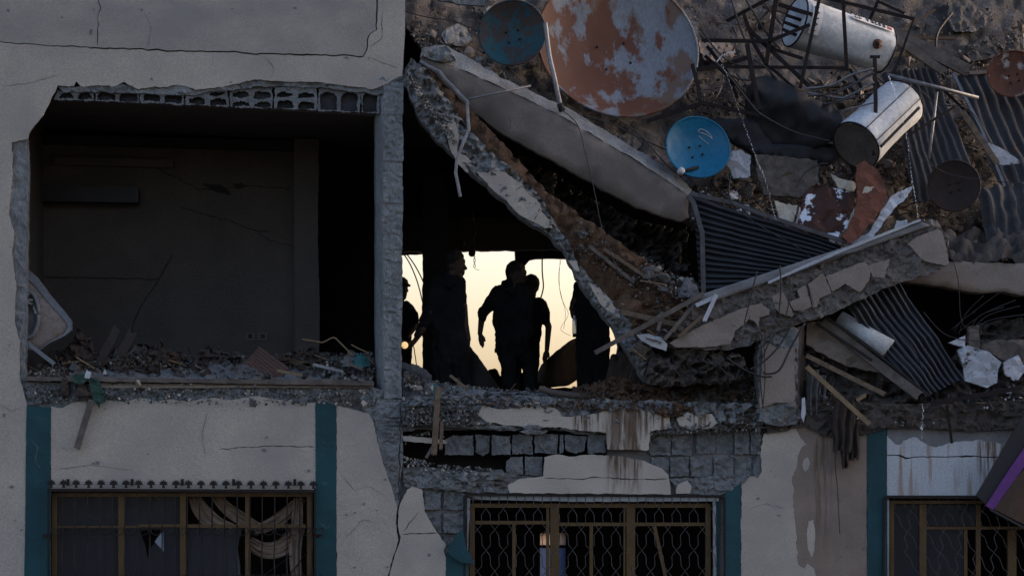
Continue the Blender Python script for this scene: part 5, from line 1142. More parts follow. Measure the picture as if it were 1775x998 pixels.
sheet([(1003, 584), (985, 592), (960, 612), (938, 632), (930, 650), (934, 664), (950, 672), (985, 668), (1004, 655)], 3.2, 'board_brown_plain' if 'board_brown_plain' in M else 'cardboard', 'brown curved metal sheet with light specks right of the standing men', 'sheet', curve=.5)
fill_far = plate('rear_rubble', [(820, 705), (848, 640), (858, 638), (866, 650), (876, 655), (895, 662), (905, 645), (912, 655), (930, 650), (940, 660), (955, 705)], 4.2, .3, M['inside_dark'], None, jag=2, step=4, grid=8, amp=.2)
tag(fill_far, 'dark rubble outline behind the legs of the men', 'rubble', kind='stuff')
one(blob('sack', [cap((712, 640, .9), 11, (735, 655, .9), 12, .8), cap((700, 634, .9), 8, (712, 640, .9), 10, .8)], .016, M['cloth_grey'], thing('crumpled_sack', 'crumpled grey cloth bundle on the rubble beside the middle column', 'cloth', P(715, 668, .9)), wrinkle=.06, wf=6), None, None)

# ------------------------------------------------------------------ loose rubble
rr = random.Random(21)
def hull_mesh(kind, k):
    r_ = random.Random(k * 13 + len(kind)); bm = bmesh.new()
    if kind == 'chunk':
        for i in range(11):
            v = Vector((r_.gauss(0, 1), r_.gauss(0, 1), r_.gauss(0, 1))).normalized() * r_.uniform(.38, .55); bm.verts.new((v.x * 1.15, v.y, v.z * .8))
    elif kind == 'slab':
        n = r_.randint(4, 6); a0 = r_.uniform(0, 6)
        for zz_ in (-.09, .09):
            for i in range(n):
                a = a0 + 6.283 * (i + r_.uniform(-.2, .2)) / n; q = r_.uniform(.38, .58); bm.verts.new((math.cos(a) * q + r_.uniform(-.02, .02), math.sin(a) * q, zz_))
    else:
        for x in (-.5, .5):
            for y in (-.05, .05):
                for z in (-.03, .03): bm.verts.new((x + r_.uniform(-.05, .05), y + r_.uniform(-.015, .015), z + r_.uniform(-.01, .01)))
    r = bmesh.ops.convex_hull(bm, input=bm.verts)
    bmesh.ops.delete(bm, geom=[g for g in set(r['geom_interior']) if isinstance(g, bmesh.types.BMVert)], context='VERTS')
    if kind == 'chunk': bmesh.ops.bevel(bm, geom=bm.edges[:], offset=.025, segments=1, affect='EDGES')
    me = bpy.data.meshes.new(kind); bm.to_mesh(me); bm.free(); return me
protos = {k: [hull_mesh(k, i) for i in range(9)] for k in ('chunk', 'slab', 'splinter')}
matmesh = {}
def get(kind, i, m):
    key = (kind, i, m)
    if key not in matmesh:
        me = protos[kind][i].copy(); me.materials.append(M[m]); matmesh[key] = me
    return matmesh[key]
NM = {'chunk': 'concrete_chunk', 'slab': 'flat_fragment', 'splinter': 'wood_splinter'}
DESC = {'concrete': 'grey', 'concrete_wet': 'dark wet', 'plaster': 'pale render coated', 'plaster_dirty': 'tan', 'soil': 'earthy brown', 'wood': 'brown', 'wood_pale': 'pale', 'wood_grey': 'weathered grey', 'block': 'blue grey', 'steel_dark': 'dark metal', 'white_shard': 'whitish speckled', 'tile': 'beige', 'corrugated_grey': 'slate grey', 'cloth_grey': 'dusty cloth coloured'}
KD = {'chunk': 'lump', 'slab': 'flat fragment', 'splinter': 'thin splinter'}
def scatter(path, n_big, n_small, thick, d0, d1, where, grp, kinds=('chunk', 'chunk', 'slab', 'slab', 'splinter'), mats=('concrete', 'concrete', 'block', 'plaster', 'concrete_wet'), sz=(9, 20), small=(2, 7), dfun=None):
    """path: polyline (px,py) of the pile crest; pieces lie from the crest down by `thick` pixels"""
    L = [0]
    for a, b in zip(path, path[1:]): L.append(L[-1] + math.hypot(a[0] - b[0], a[1] - b[1]))
    def at_():
        t = rr.uniform(0, L[-1]); j = next(q for q in range(len(L) - 1) if L[q + 1] >= t); f = (t - L[j]) / (L[j + 1] - L[j]); v = rr.random() ** 1.2
        x = lerp(path[j][0], path[j + 1][0], f); y = lerp(path[j][1], path[j + 1][1], f) + v * thick
        return x, y, (dfun(x, y) + rr.uniform(-.05, .03)) if dfun else lerp(d1, d0, v) + rr.uniform(-.05, .05)
    def rot(kind):
        if kind == 'chunk': return Euler((rr.uniform(0, 6), rr.uniform(0, 6), rr.uniform(0, 6)))
        if kind == 'slab': return Euler((rr.gauss(.9, .5), rr.gauss(0, .5), rr.uniform(0, 6)))
        return Euler((rr.gauss(0, .4), rr.gauss(0, .45), rr.gauss(0, .9)))
    for _ in range(n_big):
        x, y, d = at_(); k = rr.choice(kinds); m = rr.choice(mats)
        if k == 'splinter': m = rr.choice(('wood', 'wood_pale', 'wood_grey', 'steel_dark'))
        s_ = rr.uniform(*sz) * MP(d) * (1.7 if k == 'splinter' else 1.0)
        o = link(get(k, rr.randrange(9), m), NM[k]); o.location = P(x, y, d); o.rotation_euler = rot(k); o.scale = (s_, s_ * rr.uniform(.7, 1.1), s_ * (rr.uniform(.7, 1) if k != 'splinter' else .8))
        xs_ = [q_[0] for q_ in path]; f_ = (x - min(xs_)) / (max(xs_) - min(xs_)); side = ('far left', 'mid left', 'centre', 'mid right', 'far right')[min(4, int(f_ * 5))]
        q_ = (s_ / MP(d) / (1.7 if k == 'splinter' else 1) - sz[0]) / (sz[1] - sz[0])
        lab_ = '%s %s %s %s, %s' % (('small', 'medium', 'large')[min(2, int(q_ * 3))], DESC[m], KD[k], where, side)
        lab_ = ' '.join(lab_.split()[-16:])
        tag(o, lab_, 'rubble', grp)
    V = []; F = []; MI = []; ml = [M[m] for m in dict.fromkeys(mats)] + [M['wood']]; keys = list(dict.fromkeys(mats))
    for _ in range(n_small):
        x, y, d = at_(); k = rr.choice(kinds); m = rr.choice(mats); me = protos[k][rr.randrange(9)]
        s_ = rr.uniform(*small) * MP(d) * (2 if k == 'splinter' else 1); mt = rot(k).to_matrix(); p = P(x, y, d); n0 = len(V)
        V += [p + mt @ (v.co * s_) for v in me.vertices]
        for f in me.polygons: F.append(tuple(n0 + i for i in f.vertices)); MI.append(len(keys) if k == 'splinter' else keys.index(m))
    if V:
        o = mesh('small_rubble', V, F, ml); o.data.polygons.foreach_set('material_index', MI); tag(o, 'small loose rubble ' + where, 'rubble', kind='stuff')
scatter([(50, 638), (100, 635), (160, 648), (300, 650), (450, 652), (560, 650), (645, 640)], 42, 900, 16, -.02, .7, 'on the sill of the open room', 'rubble on the sill of the open room', mats=('concrete', 'block', 'plaster', 'concrete_wet', 'tile'))
scatter([(560, 625), (600, 618), (648, 612)], 12, 160, 38, .05, .6, 'heaped in the right corner of the open room', 'rubble in the right corner of the open room')
scatter([(90, 605), (190, 600), (300, 608), (420, 620), (560, 612)], 30, 300, 44, .4, 1.5, 'deeper inside the open room', 'rubble deeper inside the open room', mats=('wood_grey', 'soil', 'concrete_wet', 'cardboard') if False else ('concrete_wet', 'soil', 'wood_grey'))
scatter([(46, 672), (200, 672), (400, 674), (650, 676)], 14, 700, 26, -.03, .02, 'stuck on the broken slab edge below the open room', 'fragments on the slab edge below the open room', sz=(8, 14), kinds=('chunk', 'slab'))
scatter([(700, 640), (730, 655), (770, 664), (850, 672), (900, 678), (1000, 680)], 46, 1300, 26, -.08, .5, 'beside the feet of the standing men', 'rubble at the feet of the standing men', kinds=('chunk', 'slab', 'slab', 'chunk', 'chunk', 'splinter'), sz=(9, 21))
scatter([(700, 690), (760, 688), (830, 692)], 12, 600, 48, -.13, -.05, 'on the torn ledge right of the column foot', 'rubble on the torn ledge by the column foot', sz=(8, 16))
scatter([(830, 690), (1000, 694), (1180, 700)], 6, 500, 14, -.14, -.05, 'along the ledge over the pale render patch', 'rubble along the ledge over the render patch', sz=(8, 13), mats=('concrete', 'concrete_wet', 'soil'))
scatter([(990, 672), (1060, 655), (1120, 666), (1180, 676)], 10, 500, 34, -.1, .5, 'on the brown soil heap', 'lumps on the brown soil heap', mats=('soil', 'soil', 'concrete_wet'), kinds=('chunk',))
scatter([(1150, 668), (1210, 668), (1270, 660), (1310, 650)], 42, 700, 78, -.16, .4, 'below the foot of the rising beam', 'rubble below the foot of the rising beam', mats=('concrete_wet', 'concrete', 'soil', 'concrete_wet', 'block'), sz=(9, 22))
scatter([(1120, 742), (1250, 735), (1320, 735)], 8, 300, 12, -.08, -.02, 'on the edge above the bare blocks', 'rubble on the edge above the bare blocks', sz=(8, 13))
scatter([(1400, 640), (1500, 680), (1600, 692), (1700, 660), (1775, 640)], 48, 900, 50, -.12, .5, 'on the wet right ledge', 'rubble on the wet right ledge', mats=('concrete_wet', 'concrete_wet', 'wood_grey', 'soil', 'white_shard'), sz=(9, 24), kinds=('chunk', 'slab', 'slab', 'splinter', 'splinter'))
scatter([(700, 790), (760, 805), (860, 812)], 5, 260, 18, .02, .10, 'in the gap between the bare blocks', 'rubble in the gap between the bare blocks', sz=(8, 15), kinds=('chunk',))
scatter([(700, 756), (730, 745), (770, 745)], 4, 80, 16, .05, .3, 'in the upper left of the gap', 'rubble in the upper left of the gap', sz=(9, 15), kinds=('chunk',))
scatter([(712, 20), (730, 40), (745, 60), (800, 80), (860, 120), (930, 170)], 52, 800, 42, .2, .8, 'on the slab beside the small teal dish', 'rubble beside the small teal dish', sz=(9, 30), dfun=lambda x, y: roof_d(x, y) - .22, mats=('concrete', 'roof_grey', 'plaster_dirty') if 'roof_grey' in M else ('concrete', 'plaster_dirty', 'concrete_wet'))
scatter([(706, 118), (740, 170), (790, 235)], 12, 400, 22, -.1, .0, 'on the broken head of the steep beam', 'fragments on the head of the steep beam', sz=(8, 14), kinds=('chunk', 'slab'))
scatter([(1110, 440), (1160, 470), (1210, 500), (1240, 515)], 30, 400, 40, -.12, .4, 'where the two fallen beams meet', 'rubble where the two fallen beams meet', mats=('concrete', 'block', 'plaster', 'concrete_wet'), kinds=('chunk', 'slab', 'splinter'), sz=(10, 28))
scatter([(1100, 590), (1150, 560), (1210, 530)], 26, 200, 30, -.3, .0, 'jammed along the foot of the rising beam', 'splinters along the foot of the rising beam', kinds=('splinter', 'splinter', 'slab'), mats=('wood_grey', 'soil', 'concrete_wet'), sz=(14, 34))
scatter([(1000, 380), (1060, 425), (1120, 470), (1160, 520)], 14, 500, 60, .1, .3, 'on the soil of the steep beam', 'lumps on the soil of the steep beam', mats=('soil', 'soil', 'concrete', 'concrete_wet'), sz=(8, 18), kinds=('chunk', 'slab', 'splinter'), dfun=lambda x, y: -.02 + .5 * max(0, min(1, ((x - 735) + 100 - y + 40) / 180)))
def rf(off): return lambda x, y: roof_d(x, y) - off
scatter([(980, 190), (1060, 235), (1140, 290), (1190, 320)], 34, 500, 30, 0, 0, 'in the groove above the tan parapet', 'scraps in the groove above the tan parapet', dfun=rf(.28), kinds=('splinter', 'splinter', 'slab', 'chunk'), mats=('concrete_wet', 'wood_grey', 'soil', 'plaster_dirty'), sz=(9, 24))
scatter([(1200, 330), (1260, 310), (1330, 360)], 26, 300, 50, 0, 0, 'between the blue dish and the painted boards', 'scraps between the blue dish and the painted boards', dfun=rf(.3), kinds=('splinter', 'slab', 'chunk'), mats=('concrete_wet', 'wood_grey', 'white_shard', 'soil'), sz=(9, 28))
scatter([(1560, 290), (1650, 370), (1775, 400)], 40, 500, 70, 0, 0, 'around the dark brown dish', 'scraps around the dark brown dish', dfun=rf(.35), kinds=('splinter', 'splinter', 'slab', 'chunk'), mats=('concrete_wet', 'wood_grey', 'concrete_wet', 'plaster_dirty'), sz=(9, 30))
scatter([(1400, 140), (1480, 150), (1530, 180)], 26, 200, 40, 0, 0, 'under the bent rods', 'scraps under the bent rods', dfun=rf(.6), kinds=('splinter', 'splinter', 'slab'), mats=('concrete_wet', 'wood_grey', 'steel_dark'), sz=(10, 28))
scatter([(1560, 60), (1640, 100), (1720, 60), (1775, 30)], 24, 500, 60, 0, 0, 'on the roof slab at the upper right', 'lumps on the roof slab at the upper right', dfun=rf(.2), kinds=('chunk', 'slab'), mats=('concrete_wet', 'plaster_dirty', 'concrete_wet'), sz=(10, 34))
for (xa, ya, xb, yb, th_, nb_, ns_, wh_) in ((1200, 20, 1340, 20, 90, 7, 90, 'behind the scrap cage'), (1180, 140, 1310, 130, 70, 12, 220, 'just above the blue dish'), (1480, 230, 1640, 200, 110, 20, 300, 'behind the tipped tank'),
      (1350, 270, 1500, 290, 90, 20, 450, 'around the painted boards'), (1640, 160, 1790, 200, 140, 14, 500, 'on the framed ribbed panel'), (1560, 400, 1790, 400, 50, 22, 500, 'above the right beam'), (1220, 300, 1420, 380, 40, 16, 450, 'behind the ribbed shutter')):
    scatter([(xa, ya), (xb, yb)], nb_, ns_, th_, 0, 0, wh_, 'scraps ' + wh_, dfun=rf(.30), kinds=('splinter', 'splinter', 'slab', 'chunk', 'slab'), mats=('concrete_wet', 'wood_grey', 'concrete_wet', 'plaster_dirty', 'corrugated_grey'), sz=(10, 34), small=(3, 9))
scatter([(90, 612), (170, 615), (255, 603), (340, 620), (420, 616), (520, 612), (640, 614)], 54, 700, 30, .3, 1.0, 'on the dim heap in the open room', 'rubble on the dim heap in the open room', mats=('concrete_wet', 'wood_grey', 'soil', 'concrete', 'cloth_grey'), kinds=('chunk', 'slab', 'slab', 'splinter', 'splinter'), sz=(13, 34))
scatter([(740, 10), (1240, 10), (1790, 10)], 0, 1500, 170, 0, 0, 'strewn over the upper roof slab', 'x', dfun=rf(.12), mats=('concrete', 'plaster_dirty', 'concrete_wet', 'roof'), kinds=('chunk', 'slab'), small=(2, 6))
scatter([(1180, 170), (1500, 170), (1790, 170)], 0, 1300, 230, 0, 0, 'strewn over the lower roof slab', 'x', dfun=rf(.14), mats=('concrete', 'plaster_dirty', 'concrete_wet', 'roof'), kinds=('chunk', 'slab', 'splinter'), small=(2, 7))
cg_ = random.Random(17)
CGP = ('over the left end of the upper tank', 'between the big rusty dish and the cage', 'across the top edge beside the cage', 'low behind the black tarpaulin', 'right of the upper tank', 'under the outlet of the upper tank', 'beside the tall black post', 'towards the right edge below the timbers')
for i, (x, y) in enumerate(((1300, 20), (1235, 95), (1380, -6), (1330, 120), (1540, 60), (1460, 130), (1490, 150), (1620, 110))):
    for k_ in range(3):
        a_ = cg_.uniform(-.9, 1.3) + (1.2 if k_ == 1 else 0); l = cg_.uniform(60, 130); q0 = (x + cg_.uniform(-25, 25), y + cg_.uniform(-18, 18)); q1 = (q0[0] + l * math.cos(a_), q0[1] + l * math.sin(a_)); mx, my = (q0[0] + q1[0]) / 2 + cg_.uniform(-9, 9), (q0[1] + q1[1]) / 2 + cg_.uniform(-9, 9)
        one(bar('angle_iron', [(*q0, roof_d(*q0) - cg_.uniform(.5, .8)), (mx, my, roof_d(mx, my) - .6), (*q1, roof_d(*q1) - cg_.uniform(.4, .7))], cg_.uniform(3, 5.5), M['rusty_iron']), '%s bent angle iron %s' % (('highest', 'middle', 'lowest')[sorted(range(3)).index(k_)] if False else ('flattest', 'steepest', 'loose third')[k_], CGP[i]), 'metal bar', 'bent irons over the collapsed roof')
wr_ = random.Random(8)
for i in range(34):
    x = wr_.uniform(1180, 1760); y = wr_.uniform(20, 420); l = wr_.uniform(50, 150); a = wr_.gauss(.45, .7); b_ = wr_.uniform(-25, 25)
    x2, y2 = x + l * math.cos(a), y + l * math.sin(a); 
    if x2 > 1775 or y2 > 440 or (y2 - 80) > .605 * (x2 - 773) - 20: continue
    near = min((((888, 57), 'the teal dish'), ((1071, 150), 'the large rusty dish'), ((1210, 255), 'the blue dish'), ((1300, 60), 'the scrap cage'), ((1450, 60), 'the upper tank'), ((1540, 220), 'the tipped tank'), ((1380, 200), 'the black tarpaulin'), ((1655, 320), 'the dark brown dish'), ((1755, 128), 'the small rusty dish'), ((1440, 370), 'the painted boards'), ((1330, 420), 'the ribbed shutter'), ((1600, 100), 'the broad timbers')), key=lambda q_: (q_[0][0] - (x + x2) / 2) ** 2 + (q_[0][1] - (y + y2) / 2) ** 2)[1]
    d_ = rf(.42)
    one(cable('cable', [(x, y, d_(x, y)), ((2 * x + x2) / 3 + b_ * .3, (2 * y + y2) / 3 + b_ * .5, d_(x, y)), ((x + 2 * x2) / 3 - b_ * .2, (y + 2 * y2) / 3 + b_ * .4, d_(x2, y2)), (x2, y2, d_(x2, y2))], wr_.uniform(1.6, 3.6), M[wr_.choice(('cable', 'iron', 'steel_dark', 'rusty_iron'))]),
        '%s %s wire or rod near %s, %s' % (('short', 'medium', 'long')[min(2, int((l - 50) / 34))], 'steep' if abs(a) > .9 else 'rising' if a < -.1 else 'flat' if abs(a) < .25 else 'falling', near, 'bowed up' if b_ < -8 else 'bowed down' if b_ > 8 else 'nearly straight'), 'wire', 'wires and rods strewn over the collapsed roof')
# fallen wall fragments half buried in the roof slope
for (x, y, r_, m_, lb) in ((1240, 90, 34, 'plaster_dirty', 'tan wall fragment under the left bars of the scrap cage'), (1280, 320, 30, 'roof', 'brown slab fragment right of the blue dish'), (1410, 300, 42, 'roof', 'brown slab fragment below the black plastic sheet'), (1590, 60, 40, 'concrete_wet', 'dark slab fragment above the broad grey timber'),
        (1680, 30, 46, 'roof', 'rough brown slab fragment at the top right'), (1700, 90, 30, 'concrete_wet', 'dark rounded slab fragment left of the small rusty dish'), (1600, 430, 40, 'concrete_wet', 'dark slab fragment behind the tip of the rising beam'), (1745, 380, 36, 'plaster_dirty', 'tan slab fragment below the dark brown dish'),
        (860, 20, 24, 'concrete', 'grey slab fragment above the teal dish'), (790, 60, 30, 'concrete', 'large grey slab fragment left of the teal dish'), (840, 110, 22, 'concrete', 'grey pointed fragment under the teal dish'), (1090, 245, 26, 'roof', 'brown fragment between the large rusty dish and the parapet')):
    q = random.Random(x); n_ = 7; lp = [(x + r_ * q.uniform(.7, 1.2) * math.cos(6.283 * k_ / n_ + .4), y + r_ * q.uniform(.45, .8) * math.sin(6.283 * k_ / n_ + .4)) for k_ in range(n_)]
    t0, t1_ = q.uniform(-.004, .004), q.uniform(-.004, .001)
    one(plate('wall_fragment', lp, (lambda x_, y_, x=x, y=y, t0=t0, t1_=t1_: roof_d(x_, y_) - .26 + t0 * (x_ - x) + t1_ * (y_ - y)), .12, M[m_], None, jag=2, step=5, grid=6, amp=.07), lb, 'wall fragment', 'wall fragments on the collapsed roof')

# ---- things in the open room
ch = thing('overturned_seat', 'overturned rounded seat with beige panel and pale rim behind the left jamb', 'seat', P(80, 600, .35))
O_ = [(30, 460), (48, 466), (66, 482), (88, 512), (112, 540), (124, 556), (124, 572), (112, 582), (86, 594), (70, 606), (50, 606), (30, 580)]
I_ = [(32, 478), (46, 482), (60, 494), (84, 524), (108, 550), (116, 560), (117, 568), (110, 578), (85, 592), (69, 604.5), (51, 604.5), (32, 579)]
plate('rim', [O_, I_], .30, .12, M['grey_rim'], ch, jag=0, step=5)
plate('panel', I_, .31, .05, M['beige_panel'], ch, jag=0, step=6, grid=10, amp=.02, smooth=True)
rg = [P(48 + 19 * math.cos(a), 545 + 40 * math.sin(a), .26) for a in [k * math.pi / 16 for k in range(33)]]
tube('ring', rg, .028, M['grey_rim'], ch, res=8)
plate('ring_back', [(48 + 17 * math.cos(k * .52), 545 + 37 * math.sin(k * .52)) for k in range(12)], .29, .03, M['cloth_grey'], ch, jag=0, step=0)
for k in range(4): bar('slat', [(34 + k * 7, 516 + k * 3, .25), (54 + k * 3, 508 + k * 12, .25)], 3, M['alu'], ch)
one(plank('strip', (42, 590, .12), (96, 632, .08), 7, .02, M['grey_rim']), 'pale blue grey strip sloping down below the overturned seat', 'strip')
def cloth(name, label, c, w, h, d, m, cat='cloth', w2=.06, wf=6, dd=.35):
    x, y = c; t = thing(name, label, cat, P(x, y + h / 2, d)); q = random.Random(int(x * 3 + y))
    n_ = 11; top = []
    for k in range(n_):
        u = k / (n_ - 1); top.append((x - w / 2 + w * u, y + h / 2 - h * (math.sin(math.pi * min(1, max(0, u))) ** .6) * q.uniform(.62, 1.0)))
    o = plate(name + '_folds', top + [(x + w / 2, y + h / 2 + 3), (x - w / 2, y + h / 2 + 3)], lambda a_, b_: d - .25 * dd / .35 * (1 - abs(a_ - x) / w) * max(0, (b_ - (y - h / 2)) / h), .12, M[m], t, jag=1.5, step=4, grid=4.2, amp=w2 * 1.6, freq=.42 / wf)
    return t
cloth('fabric_heap', 'dark upholstered bundle with a soft top behind the overturned seat', (140, 600), 70, 80, .9, 'cloth_dark', w2=.05)
cloth('fabric_heap', 'crumpled brown grey fabric heap peaking beside the leaning planks', (275, 615), 46, 60, .75, 'cloth_dark', w2=.09, wf=9)
cloth('fabric_heap', 'loose crumpled clothes left of the peaked fabric heap', (225, 628), 70, 34, .7, 'cloth_grey_dark' if False else 'cloth_dark', w2=.09, wf=10)
cloth('fabric_heap', 'dark rounded fabric heap in the middle of the room floor', (370, 615), 80, 44, .8, 'cloth_dark', w2=.08, wf=8)
cloth('fabric_heap', 'flat grey green padding lying along the sill', (400, 640), 110, 26, .45, 'cloth_grey', w2=.04, wf=5)
cloth('fabric_heap', 'brown round bundle right of the tilted ribbed board', (530, 618), 70, 48, .9, 'cloth_dark', w2=.06, wf=7)
cloth('bag', 'teal cloth bag against the middle column', (626, 620), 30, 26, .3, 'cloth_teal', cat='bag', w2=.03)
cloth('bag', 'grey stone coloured sack below the teal bag', (602, 622), 18, 20, .25, 'cloth_grey', cat='sack', w2=.03)
one(plank('plank', (152, 668, .7), (205, 566, .9), 15, .05, M['wood_shaded']), 'leaning plank toned dark for shade in the open room, left of a pair', 'plank')
one(plank('plank', (186, 660, .7), (232, 572, .95), 17, .05, M['wood_shaded']), 'leaning plank toned dark for shade in the open room, right of a pair', 'plank')
bd = thing('ribbed_board', 'red brown ribbed board standing on its corner in the open room', 'board', P(460, 652, .4))
bq = [(449, 601), (500, 636), (472, 655), (440, 655), (424, 628)]
patch('board_panel', [(449, 600, .45), (502, 638, .40), (470, 676, .32), (423, 630, .42)], 30, 50, M['board_plain'] if 'board_plain' in M else M['board_dull'] if 'board_dull' in M else mat('board_dull', (.10, .06, .05), (.08, .048, .04), 3, bump=.3, bs=30), bd, amp=.01, wave=trap(8, .012), th=.03)
one(cable('branch', [(524, 588, .5), (545, 591, .5), (560, 593, .5), (578, 585, .45), (590, 594, .4), (612, 617, .3)], 3.4, M['wood_pale']), 'pale bent branch reaching over the rubble near the column', 'branch')
one(cable('branch', [(609, 597, .5), (622, 604, .4), (640, 612, .35)], 3, M['wood_pale']), 'short pale branch over the teal bag', 'branch')
one(plank('stick', (480, 642, .1), (525, 650, .02), 5, .02, M['wood_pale']), 'short pale stick lying on the sill', 'stick')
one(plank('stick', (542, 631, .1), (596, 644, .0), 5, .02, M['steel']), 'grey bar lying on the corner rubble', 'bar')
one(plank('stick', (590, 625, .1), (630, 640, .0), 5, .02, M['wood_grey']), 'second grey bar lying nearer the column', 'bar')
one(plank('stake', (160, 690, -.10), (132, 781, -.08), 11, .04, M['wood_grey']), 'weathered wooden stake hanging down from the sill over the cream wall', 'stake')
one(plate('green_scrap', [(153, 656), (168, 655), (176, 668), (182, 690), (184, 696), (174, 699), (172, 708), (163, 694), (158, 680)], -.12, .012, M['cloth_green'], None, jag=1, grid=7, amp=.06), 'torn dark green scrap hanging beside the wooden stake', 'scrap')
one(plate('green_scrap', [(126, 652), (145, 647), (150, 658), (142, 668), (128, 664)], -.12, .012, M['cloth_green'], None, jag=1, grid=6, amp=.05), 'small green scrap on the sill left of the hanging one', 'scrap')
one(plank('block_scrap', (155, 641, -.1), (150, 657, -.12), 9, .03, M['white_trim']), 'small pale pierced strip on the sill above the stake', 'strip')
cloth('rag', 'brown twisted rag hanging over the sill left of the green scraps', (112, 662), 14, 40, -.05, 'cloth_dark', w2=.03, dd=.1)
cloth('rag', 'brown rag bunched on the ledge right of the green scraps', (142, 672), 22, 22, -.08, 'cloth_dark', w2=.03, dd=.1)
one(plate('white_scrap', [(182, 639), (185, 648), (178, 648)], -.02, .01, M['white_trim'], None, jag=.3), 'tiny white triangle standing on the sill', 'scrap')

# ---- middle ledge extras
one(plank('splintered_post', (760, 668, -.18), (752, 790, -.2), 10, .05, M['wood']), 'splintered brown timber hanging down across the gap beside the column', 'timber')
one(plank('splintered_post', (766, 730, -.2), (764, 780, -.2), 6, .03, M['wood']), 'shorter splintered strip beside the hanging timber', 'timber')
one(plank('splintered_post', (752, 770, -.2), (738, 794, -.2), 5, .03, M['wood_grey']), 'small splinter at the foot of the hanging timber', 'timber')
one(plate('green_scrap', [(751, 664), (758, 666), (761, 680), (756, 700), (752, 690)], -.2, .01, M['cloth_teal'], None, jag=.6), 'teal strip of cloth on top of the hanging timber', 'scrap')
one(plank('stick', (780, 650, .1), (812, 676, -.05), 5, .03, M['wood']), 'brown stick poking up from the rubble at the tall man\'s feet', 'stick')
one(tube('bent_pipe', spline([P(935, 673, .0), P(960, 680, -.05), P(985, 684, -.08), P(1006, 686, -.1)]), [.04] * 19, M['concrete_wet'], res=8), 'dusty pipe lying on the ledge right of the men', 'pipe')
for x0, y0, x1, y1 in ((703, 703, 701, 730), (785, 705, 780, 730), (818, 716, 815, 728), (1262, 790, 1276, 796)): one(cable('rebar', [(x0, y0, -.16), ((x0 + x1) / 2 + 1, (y0 + y1) / 2, -.17), (x1, y1, -.15)], 1.8, M['iron']), 'short rebar stub sticking out at ' + {703: 'the left end of the torn ledge', 785: 'the torn ledge beside the hanging timber', 818: 'the left tip of the render patch', 1262: 'the right bare blocks'}[x0], 'rebar')
# bent grey metal flashing on the steep beam
one(tube('flashing', [P(728, 106, -.12), P(745, 116, -.15), P(763, 125, -.16), P(772, 138, -.17), P(786, 151, -.18), P(798, 164, -.2), P(810, 176, -.22), P(811, 200, -.22), P(813, 224, -.24), P(802, 250, -.26), P(792, 276, -.28), P(790, 300, -.28), P(794, 320, -.28), P(798, 341, -.28)], .020, M['steel'], res=4, smooth=False, flat=.3), 'bent pale grey metal strip trailing down the head of the steep beam', 'metal strip')
one(tube('rod', [P(811, 172, -.15), P(860, 162, -.05), P(920, 149, .0)], .014, M['steel'], res=6), 'straight grey rod sticking out over the tan parapet', 'rod')
one(cable('cable', [(972, 190, .0), (1000, 215, -.05), (1015, 265, -.08), (1030, 330, -.1), (1045, 400, -.1), (1075, 480, -.15)], 1.8, M['cable']), 'thin cable falling from the strut across the parapet to the soil', 'cable')
one(plate('roof_edge', [(745, -20), (870, -20), (858, 3), (840, 10), (800, 8), (760, 0)], .7, .08, M['concrete'], None, jag=1.5, grid=9, amp=.04), 'pale concrete edge at the top of the picture left of the teal dish', 'slab edge')
one(plate('broken_slab', [(731, 98), (742, 88), (773, 80), (783, 90), (790, 104), (770, 108), (750, 104)], .06, .12, M['concrete'], None, jag=1.2, grid=6, amp=.05), 'grey broken end of slab resting on the upper end of the parapet', 'slab end')
